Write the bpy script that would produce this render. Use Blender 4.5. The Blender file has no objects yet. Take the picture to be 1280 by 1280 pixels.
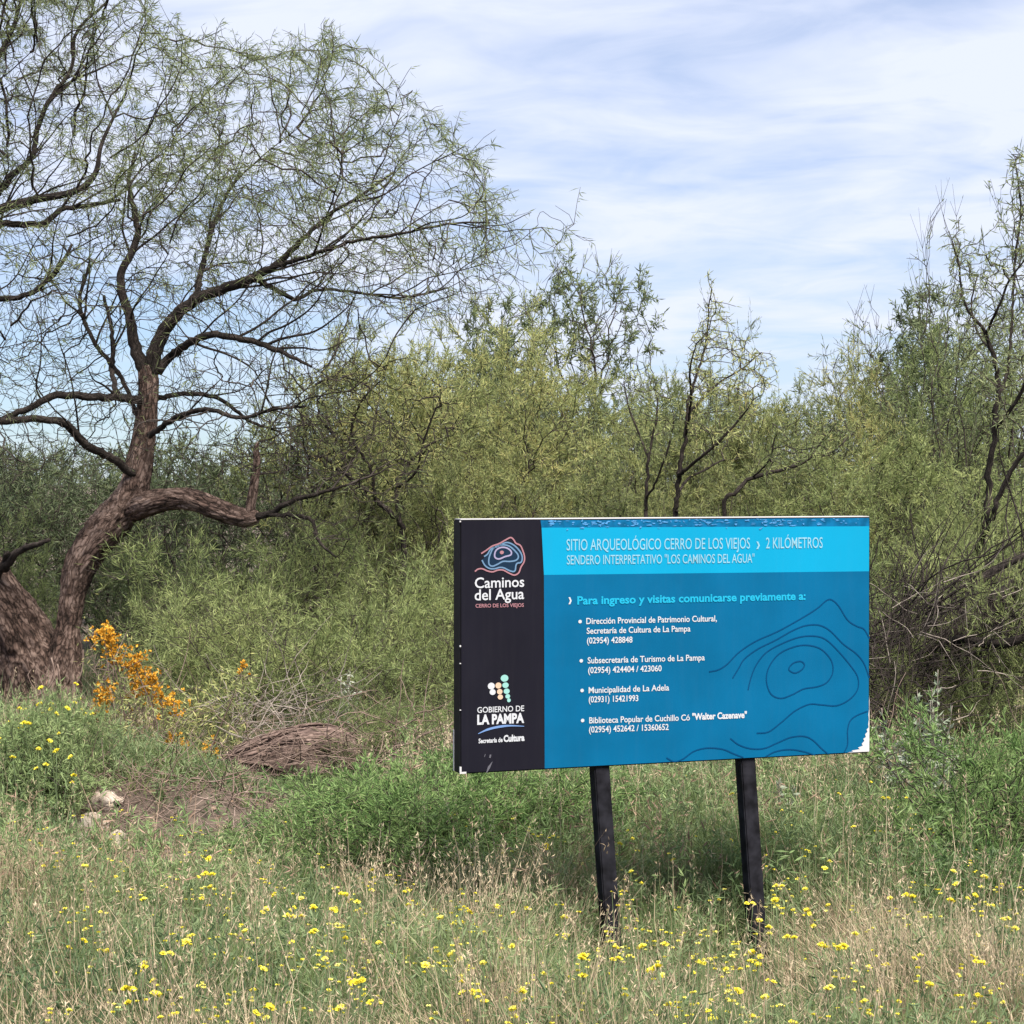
import bpy, math
import numpy as np
from mathutils import Vector, Matrix

# ------------------------------------------------------------------ camera, sky, sun, exposure
scene = bpy.context.scene
COL = scene.collection
FPX, EYE, PITCH = 2500.0, 2.35, math.atan(40 / 2500.0)
cam_d = bpy.data.cameras.new('camera')
cam_d.sensor_width = 36.0
cam_d.lens = FPX / 1280 * 36.0
cam_d.clip_end = 3000
cam_d.clip_start = 0.1
cam = bpy.data.objects.new('camera', cam_d)
cam.location = (0, 0, EYE)
cam.rotation_euler = (math.pi / 2 - PITCH, 0, 0)
COL.objects.link(cam)
scene.camera = cam

SUN_EL, SUN_AZ = math.radians(60), math.radians(150)      # azimuth clockwise from +y: behind the camera, to the right
sun_dir = Vector((math.sin(SUN_AZ) * math.cos(SUN_EL), math.cos(SUN_AZ) * math.cos(SUN_EL), math.sin(SUN_EL)))
sun_d = bpy.data.lights.new('sun', 'SUN')
sun_d.energy = 5.0
sun_d.angle = math.radians(30.0)
sun_d.color = (1.0, 0.92, 0.80)
sun = bpy.data.objects.new('sun', sun_d)
sun.rotation_euler = sun_dir.to_track_quat('Z', 'Y').to_euler()
COL.objects.link(sun)

world = bpy.data.worlds.new('World')
scene.world = world
world.use_nodes = True
wn, wl = world.node_tree.nodes, world.node_tree.links
wn.clear()
w_out = wn.new('ShaderNodeOutputWorld')
w_bg = wn.new('ShaderNodeBackground')
w_bg.inputs['Strength'].default_value = 0.050
w_sky = wn.new('ShaderNodeTexSky')
w_sky.sky_type = 'NISHITA'
w_sky.sun_disc = False
w_sky.sun_elevation = SUN_EL
w_sky.sun_rotation = SUN_AZ
w_sky.air_density = 1.0
w_sky.dust_density = 0.1
w_sky.ozone_density = 2.5
w_tc = wn.new('ShaderNodeTexCoord')
w_sep = wn.new('ShaderNodeSeparateXYZ')
wl.new(w_tc.outputs['Generated'], w_sep.inputs[0])


def wmath(op, a, b=None, c=None):
    n = wn.new('ShaderNodeMath')
    n.operation = op
    for i, v in enumerate((a, b, c)):
        if v is None:
            continue
        if isinstance(v, (int, float)):
            n.inputs[i].default_value = v
        else:
            wl.new(v, n.inputs[i])
    return n.outputs[0]


zz = wmath('ADD', wmath('MAXIMUM', w_sep.outputs['Z'], 0.0), 0.10)
cx = wmath('DIVIDE', w_sep.outputs['X'], zz)
cy = wmath('DIVIDE', w_sep.outputs['Y'], zz)
w_comb = wn.new('ShaderNodeCombineXYZ')
wl.new(wmath('ADD', wmath('MULTIPLY', cx, 0.75), wmath('MULTIPLY', cy, 0.10)), w_comb.inputs[0])
wl.new(wmath('MULTIPLY', cy, 0.8), w_comb.inputs[1])
w_n1 = wn.new('ShaderNodeTexNoise')
w_n1.inputs['Scale'].default_value = 1.25
w_n1.inputs['Detail'].default_value = 6
w_n1.inputs['Roughness'].default_value = 0.52
w_n1.inputs['Distortion'].default_value = 0.5
wl.new(w_comb.outputs[0], w_n1.inputs['Vector'])
w_ramp = wn.new('ShaderNodeValToRGB')
w_ramp.color_ramp.elements[0].position = 0.34
w_ramp.color_ramp.elements[0].color = (0.50, 0.50, 0.50, 1)
w_ramp.color_ramp.elements[1].position = 0.57
w_ramp.color_ramp.elements[1].color = (0.97, 0.97, 0.97, 1)
w_n2 = wn.new('ShaderNodeTexNoise')
w_n2.inputs['Scale'].default_value = 4.2
w_n2.inputs['Detail'].default_value = 5
w_n2.inputs['Roughness'].default_value = 0.55
w_n2.inputs['Distortion'].default_value = 0.8
wl.new(w_comb.outputs[0], w_n2.inputs['Vector'])
wl.new(wmath('ADD', w_n1.outputs['Fac'], wmath('MULTIPLY', wmath('SUBTRACT', w_n2.outputs['Fac'], 0.5), 0.42)), w_ramp.inputs['Fac'])
w_thin = wn.new('ShaderNodeMapRange')          # the cloud sheet thins out low over the horizon on the left
w_thin.inputs['From Min'].default_value = -0.04
w_thin.inputs['From Max'].default_value = 0.07
w_thin.inputs['To Min'].default_value = 0.36
w_thin.inputs['To Max'].default_value = 1.0
wl.new(wmath('ADD', w_sep.outputs['Z'], wmath('MULTIPLY', w_sep.outputs['X'], 0.42)), w_thin.inputs['Value'])
cov = wmath('MULTIPLY', w_ramp.outputs['Color'], w_thin.outputs[0])
w_mix = wn.new('ShaderNodeMix')
w_mix.data_type = 'RGBA'
wl.new(cov, w_mix.inputs['Factor'])
w_tint = wn.new('ShaderNodeMix')               # clear air between the clouds
w_tint.data_type = 'RGBA'
w_tint.blend_type = 'MULTIPLY'
w_tint.inputs['Factor'].default_value = 1.0
wl.new(w_sky.outputs['Color'], w_tint.inputs['A'])
w_tint.inputs['B'].default_value = (0.66, 0.84, 1.13, 1)
wl.new(w_tint.outputs['Result'], w_mix.inputs['A'])
w_mix.inputs['B'].default_value = (7.25, 7.75, 9.15, 1)
wl.new(w_mix.outputs['Result'], w_bg.inputs['Color'])
wl.new(w_bg.outputs[0], w_out.inputs[0])

scene.view_settings.view_transform = 'Standard'
scene.view_settings.look = 'None'
scene.view_settings.exposure = 1.27
scene.view_settings.gamma = 1.0
scene.cycles.max_bounces = 8
scene.cycles.diffuse_bounces = 3
scene.cycles.transparent_max_bounces = 8

# ------------------------------------------------------------------ helpers
rng = np.random.default_rng(11)
CF = np.array([0, math.cos(PITCH), -math.sin(PITCH)])
CU = np.array([0, math.sin(PITCH), math.cos(PITCH)])
CC = np.array([0, 0, EYE])


def at(px, py, d):
    """The point seen at photograph pixel (px, py) at distance d along the view axis (arrays welcome)."""
    px, py, d = np.broadcast_arrays(np.asarray(px, float), np.asarray(py, float), np.asarray(d, float))
    x = (px - 640) / FPX * d
    y = -(py - 640) / FPX * d
    return CC + d[..., None] * CF + x[..., None] * np.array([1, 0, 0]) + y[..., None] * CU


def gpt(px, d):
    """Ground point below pixel column px at depth d."""
    return np.array([(px - 640) / FPX * d, d, 0.0])


def _hash(ix, iy, iz, s):
    h = (ix * 374761393 + iy * 668265263 + iz * 2147483647 + s * 974711) & 0xffffffff
    h = ((h ^ (h >> 13)) * 1274126177) & 0xffffffff
    h = (h ^ (h >> 16)) & 0xffff
    return h / 65535.0


def vnoise(p, s=0):
    """value noise in 3D, 0..1"""
    p = np.asarray(p, float)
    i = np.floor(p).astype(np.int64)
    f = p - i
    f = f * f * (3 - 2 * f)
    r = 0
    for dx in (0, 1):
        for dy in (0, 1):
            for dz in (0, 1):
                w = (f[:, 0] if dx else 1 - f[:, 0]) * (f[:, 1] if dy else 1 - f[:, 1]) * (f[:, 2] if dz else 1 - f[:, 2])
                r = r + w * _hash(i[:, 0] + dx, i[:, 1] + dy, i[:, 2] + dz, s)
    return r


def fnoise(p, s=0, oct=3):
    r, a, t = 0, 1.0, 0
    for k in range(oct):
        r = r + a * vnoise(np.asarray(p) * 2 ** k, s + k)
        t += a
        a *= 0.5
    return r / t


def n2(x, y, sc, s=0, oct=3):
    return fnoise(np.stack([x * sc, y * sc, np.zeros_like(x)], -1), s, oct)


def gz(x, y):
    x, y = np.asarray(x, float), np.asarray(y, float)
    bank = (0.30 + .10 * (n2(x, y, 3.0, 15) - .5)) * np.exp(-(((x + 2.45) / .85) ** 4 + ((y - 13.7) / .62) ** 4))       # low bank of bare earth left of the log
    return 0.10 * (n2(x, y, 0.35, 5) - 0.5) + bank - 0.15 * np.exp(-(((x - .85) / 1.4) ** 2 + ((y - 9.6) / 1.1) ** 2))


def make_mesh(name, V, faces, tint=None, smooth=False, mat_idx=None, bk=None):
    """faces: list of (m,k) int arrays; tint: per-vertex float attribute."""
    V = np.asarray(V, np.float32).reshape(-1, 3)
    faces = [np.asarray(f, np.int32) for f in faces if len(f)]
    me = bpy.data.meshes.new(name)
    me.vertices.add(len(V))
    me.vertices.foreach_set('co', V.ravel())
    loops = np.concatenate([f.ravel() for f in faces])
    tot = np.concatenate([np.full(len(f), f.shape[1], np.int32) for f in faces])
    start = np.concatenate([[0], np.cumsum(tot)[:-1]]).astype(np.int32)
    me.loops.add(len(loops))
    me.loops.foreach_set('vertex_index', loops)
    me.polygons.add(len(tot))
    me.polygons.foreach_set('loop_start', start)
    me.polygons.foreach_set('use_smooth', np.full(len(tot), bool(smooth)))
    if mat_idx is not None:
        me.polygons.foreach_set('material_index', np.asarray(mat_idx, np.int32))
    me.update(calc_edges=True)
    if bk is not None and smooth:
        a = me.attributes.new('bark_co', 'FLOAT_VECTOR', 'POINT')
        a.data.foreach_set('vector', np.asarray(bk, np.float32).ravel())
    if tint is not None:
        a = me.attributes.new('tint', 'FLOAT', 'POINT')
        a.data.foreach_set('value', np.asarray(tint, np.float32))
    return me


def obj(name, me, mat=None, parent=None):
    o = bpy.data.objects.new(name, me)
    COL.objects.link(o)
    if mat is not None:
        for m in (mat if isinstance(mat, (list, tuple)) else [mat]):
            me.materials.append(m)
    if parent is not None:
        o.parent = parent
    return o


def tag(o, label=None, cat=None, group=None, kind=None):
    for k, v in (('label', label), ('category', cat), ('group', group), ('kind', kind)):
        if v:
            o[k] = v
    return o


def thing(name, label, cat, loc=(0, 0, 0), rz=0.0, group=None, sc=1.0):
    e = bpy.data.objects.new(name, None)
    COL.objects.link(e)
    e.location = loc
    e.rotation_euler = (0, 0, rz)
    e.scale = (sc, sc, sc) if isinstance(sc, (int, float)) else sc
    e.empty_display_size = 0.2
    return tag(e, label, cat, group)


class Acc:
    """Collects vertices and faces of one mesh."""
    def __init__(self):
        self.V, self.Q, self.T, self.tint, self.bk, self.n = [], [], [], [], [], 0

    def add(self, V, Q=None, T=None, tint=None, bk=None):
        V = np.asarray(V, float).reshape(-1, 3)
        self.bk.append(V if bk is None else bk)
        if Q is not None and len(Q):
            self.Q.append(np.asarray(Q, np.int64).reshape(-1, 4) + self.n)
        if T is not None and len(T):
            self.T.append(np.asarray(T, np.int64).reshape(-1, 3) + self.n)
        self.V.append(V)
        self.tint.append(np.broadcast_to(np.asarray(0.5 if tint is None else tint, float), (len(V),)))
        self.n += len(V)

    def mesh(self, name, smooth=False):
        f = []
        if self.Q:
            f.append(np.concatenate(self.Q))
        if self.T:
            f.append(np.concatenate(self.T))
        return make_mesh(name, np.concatenate(self.V), f, np.concatenate(self.tint), smooth, bk=np.concatenate(self.bk))


def unit(v):
    v = np.asarray(v, float)
    return v / np.maximum(np.linalg.norm(v, axis=-1, keepdims=True), 1e-9)


def frames(t):
    ref = np.where(np.abs(t[..., 2:3]) < 0.85, np.array([0, 0, 1.0]), np.array([1.0, 0, 0]))
    a = unit(np.cross(t, ref))
    return a, np.cross(t, a)


def smooth_path(pts, rad, step):
    """Catmull-Rom resampling of a traced limb."""
    pts, rad = np.asarray(pts, float), np.asarray(rad, float)
    P = np.vstack([2 * pts[0] - pts[1], pts, 2 * pts[-1] - pts[-2]])
    op, orr = [], []
    for i in range(len(pts) - 1):
        p0, p1, p2, p3 = P[i:i + 4]
        n = max(2, int(np.linalg.norm(p2 - p1) / step))
        for k in range(n):
            t = k / n
            op.append(0.5 * (2 * p1 + (p2 - p0) * t + (2 * p0 - 5 * p1 + 4 * p2 - p3) * t * t + (3 * p1 - p0 - 3 * p2 + p3) * t ** 3))
            orr.append(rad[i] * (1 - t) + rad[i + 1] * t)
    op.append(pts[-1])
    orr.append(rad[-1])
    return np.array(op), np.array(orr)


def tube(acc, P, R, sides, bark=0.0, seed=0, cap=True, tint=0.5, lscale=6.0):
    """A swept tube with parallel-transported frames; bark > 0 pushes ridges out of the surface."""
    n = len(P)
    t = unit(np.gradient(P, axis=0))
    a = np.zeros((n, 3))
    a0, _ = frames(t[:1])
    a[0] = a0[0]
    for i in range(1, n):
        v = a[i - 1] - t[i] * np.dot(a[i - 1], t[i])
        a[i] = v / max(np.linalg.norm(v), 1e-9)
    b = np.cross(t, a)
    ang = np.arange(sides) / sides * 2 * math.pi
    rr = np.broadcast_to(R[:, None], (n, sides)).copy()
    L = np.concatenate([[0], np.cumsum(np.linalg.norm(np.diff(P, axis=0), axis=1))])
    bk = np.stack([R[:, None] * np.cos(ang)[None] + seed, R[:, None] * np.sin(ang)[None], np.repeat(L[:, None], sides, 1)], -1).reshape(-1, 3)
    if bark > 0:
        cu, su = np.cos(ang), np.sin(ang)
        ll = np.repeat(L[:, None], sides, 1)
        q = np.stack([np.repeat(cu[None], n, 0) * 2.2, np.repeat(su[None], n, 0) * 2.2, ll * 2.0], -1).reshape(-1, 3)
        lump = fnoise(q, seed, 2).reshape(n, sides) - 0.5
        q2 = np.stack([np.repeat(cu[None], n, 0) * 5, np.repeat(su[None], n, 0) * 5, ll * lscale], -1).reshape(-1, 3)
        q2[:, 2] += 2.0 * vnoise(q2 * 0.5, seed + 9)
        ridge = np.abs(fnoise(q2, seed + 3, 3).reshape(n, sides) - 0.5) * 2
        q3 = np.stack([np.repeat(cu[None], n, 0) * R[:, None] * 32, np.repeat(su[None], n, 0) * R[:, None] * 32, ll * 11], -1).reshape(-1, 3)
        q3[:, :2] += 1.6 * vnoise(q3 * 0.4, seed + 17)[:, None]
        flake = 1 - np.abs(fnoise(q3, seed + 21, 2).reshape(n, sides) - 0.5) * 2
        rr = rr * (1 + bark * (1.15 * lump + 0.5 * (0.35 - ridge))) + np.minimum(R[:, None] * .10, 0.020) * (flake ** 3 - .5) * (bark > .25)
    V = P[:, None, :] + rr[..., None] * (np.cos(ang)[None, :, None] * a[:, None, :] + np.sin(ang)[None, :, None] * b[:, None, :])
    i = np.arange(n - 1)[:, None] * sides
    j = np.arange(sides)[None]
    j2 = (j + 1) % sides
    Q = np.stack([i + j, i + j2, i + sides + j2, i + sides + j], -1).reshape(-1, 4)
    V = V.reshape(-1, 3)
    T = None
    if cap:
        V = np.vstack([V, P[0], P[-1]])
        bk = np.vstack([bk, [seed, 0, L[0]], [seed, 0, L[-1]]])
        jj = np.arange(sides)
        T = np.vstack([np.stack([np.full(sides, n * sides), (jj + 1) % sides, jj], -1),
                       np.stack([np.full(sides, n * sides + 1), (n - 1) * sides + jj, (n - 1) * sides + (jj + 1) % sides], -1)])
    acc.add(V, Q, T, tint, bk)


def prisms(acc, A, B, ra, rb, sides, tint=0.5):
    """Many separate tapered sticks at once, from A to B."""
    if len(A) == 0:
        return
    t = unit(B - A)
    a, b = frames(t)
    ang = np.arange(sides) / sides * 2 * math.pi
    ring = np.cos(ang)[None, :, None] * a[:, None] + np.sin(ang)[None, :, None] * b[:, None]
    V = np.concatenate([A[:, None] + ring * np.reshape(ra, (-1, 1, 1)), B[:, None] + ring * np.reshape(rb, (-1, 1, 1))], 1)
    n = len(A)
    base = np.arange(n)[:, None] * 2 * sides
    j = np.arange(sides)[None]
    j2 = (j + 1) % sides
    Q = np.stack([base + j, base + j2, base + sides + j2, base + sides + j], -1).reshape(-1, 4)
    tt = np.repeat(np.broadcast_to(tint, (n,)), 2 * sides)
    acc.add(V.reshape(-1, 3), Q, None, tt)


def leaves(acc, P, D, L, W, r, tint=None, curl=0.0):
    """Narrow pointed leaves: position, direction, length, width; each a kite of two folded halves."""
    n = len(P)
    if n == 0:
        return
    D = unit(D)
    s = unit(np.cross(D, r.normal(size=(n, 3))))
    nrm = np.cross(D, s)
    L = np.broadcast_to(L, (n,))[:, None]
    W = np.broadcast_to(W, (n,))[:, None]
    mid = P + D * L * 0.45 + nrm * L * curl
    V = np.stack([P, mid + s * W * 0.5, P + D * L, mid - s * W * 0.5], 1).reshape(-1, 3)
    Q = np.arange(n * 4).reshape(-1, 4)
    if tint is None:
        tint = r.random(n)
    acc.add(V, Q, None, np.repeat(np.broadcast_to(tint, (n,)), 4))


# ------------------------------------------------------------------ branching growth (space colonisation)
def grow(pts, par, attr, step, infl, kill, r, trop=(0, 0, 0), jit=0.18, iters=140, maxkids=3):
    cap = 60000
    P = np.zeros((cap, 3))
    par_a = np.full(cap, -1, np.int64)
    n = len(pts)
    P[:n] = pts
    par_a[:n] = par
    kids = np.zeros(cap, np.int64)
    np.add.at(kids, par_a[:n][par_a[:n] >= 0], 1)
    A = np.asarray(attr, float)
    dist = np.full(len(A), 1e9)
    near = np.zeros(len(A), np.int64)
    trop = np.asarray(trop, float)

    def upd(i0, i1):
        for c in range(i0, i1, 400):
            Q = P[c:min(c + 400, i1)]
            d2 = (A ** 2).sum(1)[:, None] + (Q ** 2).sum(1)[None] - 2 * A @ Q.T
            k = d2.argmin(1)
            d = np.sqrt(np.maximum(d2[np.arange(len(A)), k], 0))
            m = d < dist
            dist[m] = d[m]
            near[m] = c + k[m]
    upd(0, n)
    for it in range(iters):
        keep = dist > kill
        A, dist, near = A[keep], dist[keep], near[keep]
        act = dist < infl
        if not act.any():
            break
        u, inv = np.unique(near[act], return_inverse=True)
        v = unit(A[act] - P[near[act]])
        s = np.zeros((len(u), 3))
        np.add.at(s, inv.ravel(), v)
        d = unit(unit(s) + trop + jit * r.normal(size=s.shape))
        ok = kids[u] < maxkids
        if not ok.any():
            break
        u, d = u[ok], d[ok]
        m = len(u)
        if n + m > cap:
            break
        P[n:n + m] = P[u] + d * step
        par_a[n:n + m] = u
        kids[u] += 1
        upd(n, n + m)
        n += m
    return P[:n], par_a[:n]


def radii(P, par, tip, e=2.4, rmin=None):
    n = len(P)
    acc = np.zeros(n)
    kids = np.bincount(par[par >= 0], minlength=n)
    te = tip ** e
    for i in range(n - 1, -1, -1):
        if kids[i] == 0:
            acc[i] = te
        if par[i] >= 0:
            acc[par[i]] += acc[i]
    R = acc ** (1 / e)
    if rmin is not None:
        R[:len(rmin)] = np.maximum(R[:len(rmin)], rmin)
    return R, kids


def skeleton(acc, P, par, R, first=0, skip=None, tintr=None):
    """Sticks for every grown segment."""
    i = np.arange(len(P))
    m = (par >= 0) & (i >= first)
    if skip is not None:
        m &= ~skip
    i = i[m]
    A, B = P[par[i]], P[i]
    rb = R[i]
    ra = np.minimum(R[par[i]], rb * 1.35)
    d = unit(B - A)
    A = A - d * np.minimum(ra, 0.02)[:, None] * 0.6
    for lo, hi, sd in ((0, 0.006, 3), (0.006, 0.02, 5), (0.02, 9, 8)):
        k = (rb >= lo) & (rb < hi)
        prisms(acc, A[k], B[k], ra[k], rb[k], sd, 0.5 if tintr is None else tintr.random(k.sum()))


# ------------------------------------------------------------------ materials
def nodes_of(name):
    m = bpy.data.materials.new(name)
    m.use_nodes = True
    nt = m.node_tree
    b = nt.nodes['Principled BSDF']
    return m, nt, b


def ramp(nt, stops, fac):
    n = nt.nodes.new('ShaderNodeValToRGB')
    e = n.color_ramp.elements
    while len(e) < len(stops):
        e.new(0.5)
    for k, (p, c) in enumerate(stops):
        e[k].position = p
        e[k].color = (*c, 1)
    nt.links.new(fac, n.inputs[0])
    return n.outputs[0]


def foliage_mat(name, cols, transl=0.35, patch=1.6, rough=0.62, objvar=0.45):
    """Leaf colour runs through the ramp by leaf (tint attribute) and by clump of growth (noise)."""
    m, nt, b = nodes_of(name)
    N, L = nt.nodes, nt.links
    at_ = N.new('ShaderNodeAttribute')
    at_.attribute_name = 'tint'
    tc = N.new('ShaderNodeTexCoord')
    nz = N.new('ShaderNodeTexNoise')
    nz.inputs['Scale'].default_value = patch
    nz.inputs['Detail'].default_value = 3
    L.new(tc.outputs['Object'], nz.inputs['Vector'])
    oi = N.new('ShaderNodeObjectInfo')

    def M(op, a, c):
        n = N.new('ShaderNodeMath')
        n.operation = op
        for i, v in enumerate((a, c)):
            if isinstance(v, (int, float)):
                n.inputs[i].default_value = v
            else:
                L.new(v, n.inputs[i])
        return n.outputs[0]
    f = M('ADD', M('MULTIPLY', at_.outputs['Fac'], 0.55), M('MULTIPLY', M('SUBTRACT', nz.outputs['Fac'], 0.5), 1.3))
    f = M('ADD', f, M('MULTIPLY', M('SUBTRACT', oi.outputs['Random'], 0.5), objvar))
    f = M('ADD', f, 0.22)
    k = len(cols)
    col = ramp(nt, [(i / (k - 1), c) for i, c in enumerate(cols)], f)
    L.new(col, b.inputs['Base Color'])
    b.inputs['Roughness'].default_value = rough
    b.inputs['Specular IOR Level'].default_value = 0.3
    if transl > 0:
        tr = N.new('ShaderNodeBsdfTranslucent')
        L.new(col, tr.inputs['Color'])
        mx = N.new('ShaderNodeMixShader')
        mx.inputs[0].default_value = transl
        L.new(b.outputs[0], mx.inputs[1])
        L.new(tr.outputs[0], mx.inputs[2])
        L.new(mx.outputs[0], N['Material Output'].inputs['Surface'])
    return m


def bark_mat(name, dark, mid, light, scale=9.0, bump=0.6, stretch=(1, 1, 0.35)):
    """Bark of lengthwise plates and fissures, laid along each limb by its own bark coordinates."""
    m, nt, b = nodes_of(name)
    N, L = nt.nodes, nt.links
    if bump > 0:
        tc = N.new('ShaderNodeAttribute')
        tc.attribute_name = 'bark_co'
        src = tc.outputs['Vector']
    else:
        src = N.new('ShaderNodeTexCoord').outputs['Object']
    mp = N.new('ShaderNodeMapping')
    mp.inputs['Scale'].default_value = stretch
    L.new(src, mp.inputs[0])
    nz = N.new('ShaderNodeTexNoise')
    nz.inputs['Scale'].default_value = scale
    nz.inputs['Detail'].default_value = 8
    nz.inputs['Roughness'].default_value = 0.7
    nz.inputs['Distortion'].default_value = 0.6
    L.new(mp.outputs[0], nz.inputs['Vector'])
    fac = nz.outputs['Fac']
    if bump > 0:
        ad = N.new('ShaderNodeVectorMath')
        ad.operation = 'MULTIPLY_ADD'
        L.new(nz.outputs['Color'], ad.inputs[0])
        ad.inputs[1].default_value = (0.13, 0.13, 0.13)
        L.new(mp.outputs[0], ad.inputs[2])
        vo = N.new('ShaderNodeTexVoronoi')
        vo.feature = 'DISTANCE_TO_EDGE'
        vo.inputs['Scale'].default_value = scale * 2.7
        L.new(ad.outputs[0], vo.inputs['Vector'])
        mr = N.new('ShaderNodeMapRange')
        mr.inputs['From Max'].default_value = 0.16
        L.new(vo.outputs['Distance'], mr.inputs['Value'])
        mm = N.new('ShaderNodeMath')
        mm.operation = 'MULTIPLY_ADD'
        L.new(mr.outputs[0], mm.inputs[0])
        mm.inputs[1].default_value = 0.20
        sb = N.new('ShaderNodeMath')
        sb.operation = 'SUBTRACT'
        L.new(fac, sb.inputs[0])
        sb.inputs[1].default_value = 0.14
        L.new(sb.outputs[0], mm.inputs[2])
        fac = mm.outputs[0]
        bp_ = N.new('ShaderNodeBump')
        bp_.inputs['Strength'].default_value = min(1.0, bump)
        bp_.inputs['Distance'].default_value = 0.035
        L.new(fac, bp_.inputs['Height'])
        L.new(bp_.outputs[0], b.inputs['Normal'])
    lo = N.new('ShaderNodeTexNoise')
    lo.inputs['Scale'].default_value = scale * 0.35
    lo.inputs['Detail'].default_value = 4
    L.new(src, lo.inputs['Vector'])
    sh = N.new('ShaderNodeMath')
    sh.operation = 'MULTIPLY_ADD'
    L.new(lo.outputs['Fac'], sh.inputs[0])
    sh.inputs[1].default_value = 0.45
    sh.inputs[2].default_value = -0.225
    sm = N.new('ShaderNodeMath')
    sm.operation = 'ADD'
    L.new(fac, sm.inputs[0])
    L.new(sh.outputs[0], sm.inputs[1])
    L.new(ramp(nt, [(0.30, dark), (0.5, mid), (0.74, light)], sm.outputs[0]), b.inputs['Base Color'])
    b.inputs['Roughness'].default_value = 0.9
    b.inputs['Specular IOR Level'].default_value = 0.2
    return m


def paint(name, col, rough=0.55, mott=0.09, scale=3.0, spec=0.06):
    """Printed vinyl or paint with faint weathering."""
    m, nt, b = nodes_of(name)
    N, L = nt.nodes, nt.links
    tc = N.new('ShaderNodeTexCoord')
    nz = N.new('ShaderNodeTexNoise')
    nz.inputs['Scale'].default_value = scale
    nz.inputs['Detail'].default_value = 5
    L.new(tc.outputs['Object'], nz.inputs['Vector'])
    lo = tuple(c * (1 - mott) for c in col)
    hi = tuple(min(1, c * (1 + mott)) for c in col)
    mp = N.new('ShaderNodeMapping')
    mp.inputs['Scale'].default_value = (9, 9, 0.9)
    L.new(tc.outputs['Object'], mp.inputs[0])
    n2_ = N.new('ShaderNodeTexNoise')
    n2_.inputs['Scale'].default_value = 2.0
    n2_.inputs['Detail'].default_value = 7
    n2_.inputs['Roughness'].default_value = 0.7
    L.new(mp.outputs[0], n2_.inputs['Vector'])
    dm = N.new('ShaderNodeMapRange')
    dm.inputs['From Min'].default_value = 0.48
    dm.inputs['From Max'].default_value = 0.80
    dm.inputs['To Max'].default_value = 0.014
    L.new(n2_.outputs['Fac'], dm.inputs['Value'])
    dust = N.new('ShaderNodeMix')
    dust.data_type = 'RGBA'
    L.new(dm.outputs[0], dust.inputs['Factor'])
    L.new(ramp(nt, [(0.35, lo), (0.65, hi)], nz.outputs['Fac']), dust.inputs['A'])
    dust.inputs['B'].default_value = (0.20, 0.20, 0.20, 1)
    L.new(dust.outputs['Result'], b.inputs['Base Color'])
    b.inputs['Roughness'].default_value = rough
    b.inputs['Specular IOR Level'].default_value = spec
    return m


M_bark = bark_mat('rough_brown_bark', (0.018, 0.012, 0.010), (0.098, 0.064, 0.053), (0.25, 0.185, 0.160), 9, 1.0)
M_limb = bark_mat('dark_limb_bark', (0.008, 0.007, 0.006), (0.023, 0.018, 0.016), (0.065, 0.053, 0.048), 16, 0.7)
M_twig = bark_mat('twig_bark', (0.014, 0.011, 0.010), (0.034, 0.027, 0.025), (0.075, 0.062, 0.056), 5, 0.0)
M_deadwood = bark_mat('grey_deadwood', (0.10, 0.085, 0.075), (0.22, 0.19, 0.17), (0.36, 0.32, 0.29), 6, 0.3)
M_redwood = bark_mat('reddish_rotten_wood', (0.045, 0.030, 0.027), (0.135, 0.094, 0.082), (0.27, 0.205, 0.18), 10, 0.7)
M_brown = bark_mat('brown_dead_twig', (0.07, 0.050, 0.042), (0.16, 0.115, 0.098), (0.27, 0.21, 0.185), 6, 0.0)

F_calden = foliage_mat('fine_grey_green_leaf', [(0.12, 0.155, 0.075), (0.20, 0.24, 0.11), (0.30, 0.32, 0.13)], 0.5)
F_olive = foliage_mat('olive_leaf', [(0.088, 0.118, 0.048), (0.205, 0.245, 0.102), (0.335, 0.365, 0.145), (0.42, 0.385, 0.155)], 0.42)
F_green = foliage_mat('feathery_green_leaf', [(0.095, 0.135, 0.052), (0.225, 0.28, 0.108), (0.37, 0.41, 0.165)], 0.42)
F_lush = foliage_mat('lush_green_leaf', [(0.065, 0.135, 0.040), (0.145, 0.245, 0.078), (0.25, 0.34, 0.13)], 0.42)
F_dark = foliage_mat('evergreen_and_shaded_leaf', [(0.038, 0.058, 0.030), (0.075, 0.10, 0.050), (0.125, 0.15, 0.070)], 0.3)
F_mid = foliage_mat('mid_bluish_green_leaf', [(0.075, 0.105, 0.055), (0.155, 0.195, 0.095), (0.25, 0.28, 0.13)], 0.35)
F_silver = foliage_mat('silver_leaf', [(0.15, 0.19, 0.13), (0.28, 0.32, 0.25), (0.46, 0.49, 0.42)], 0.2)
F_straw = foliage_mat('dry_straw', [(0.26, 0.195, 0.13), (0.50, 0.41, 0.285), (0.68, 0.59, 0.45)], 0.3, patch=0.5)
F_rust = foliage_mat('rusty_dry_straw', [(0.15, 0.095, 0.07), (0.28, 0.19, 0.14), (0.42, 0.31, 0.23)], 0.2, patch=0.6)
F_grass = foliage_mat('green_grass_blade', [(0.065, 0.105, 0.035), (0.15, 0.21, 0.08), (0.29, 0.33, 0.14)], 0.4, patch=0.6)
F_weed = foliage_mat('grey_green_weed', [(0.075, 0.12, 0.058), (0.17, 0.23, 0.11), (0.31, 0.36, 0.19)], 0.4, patch=0.6)
F_forb = foliage_mat('cool_green_forb_leaf', [(0.095, 0.155, 0.065), (0.20, 0.28, 0.115), (0.32, 0.39, 0.18)], 0.35)
F_yellow = foliage_mat('yellow_petal', [(0.62, 0.52, 0.025), (0.74, 0.66, 0.06), (0.78, 0.74, 0.24)], 0.25)
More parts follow.
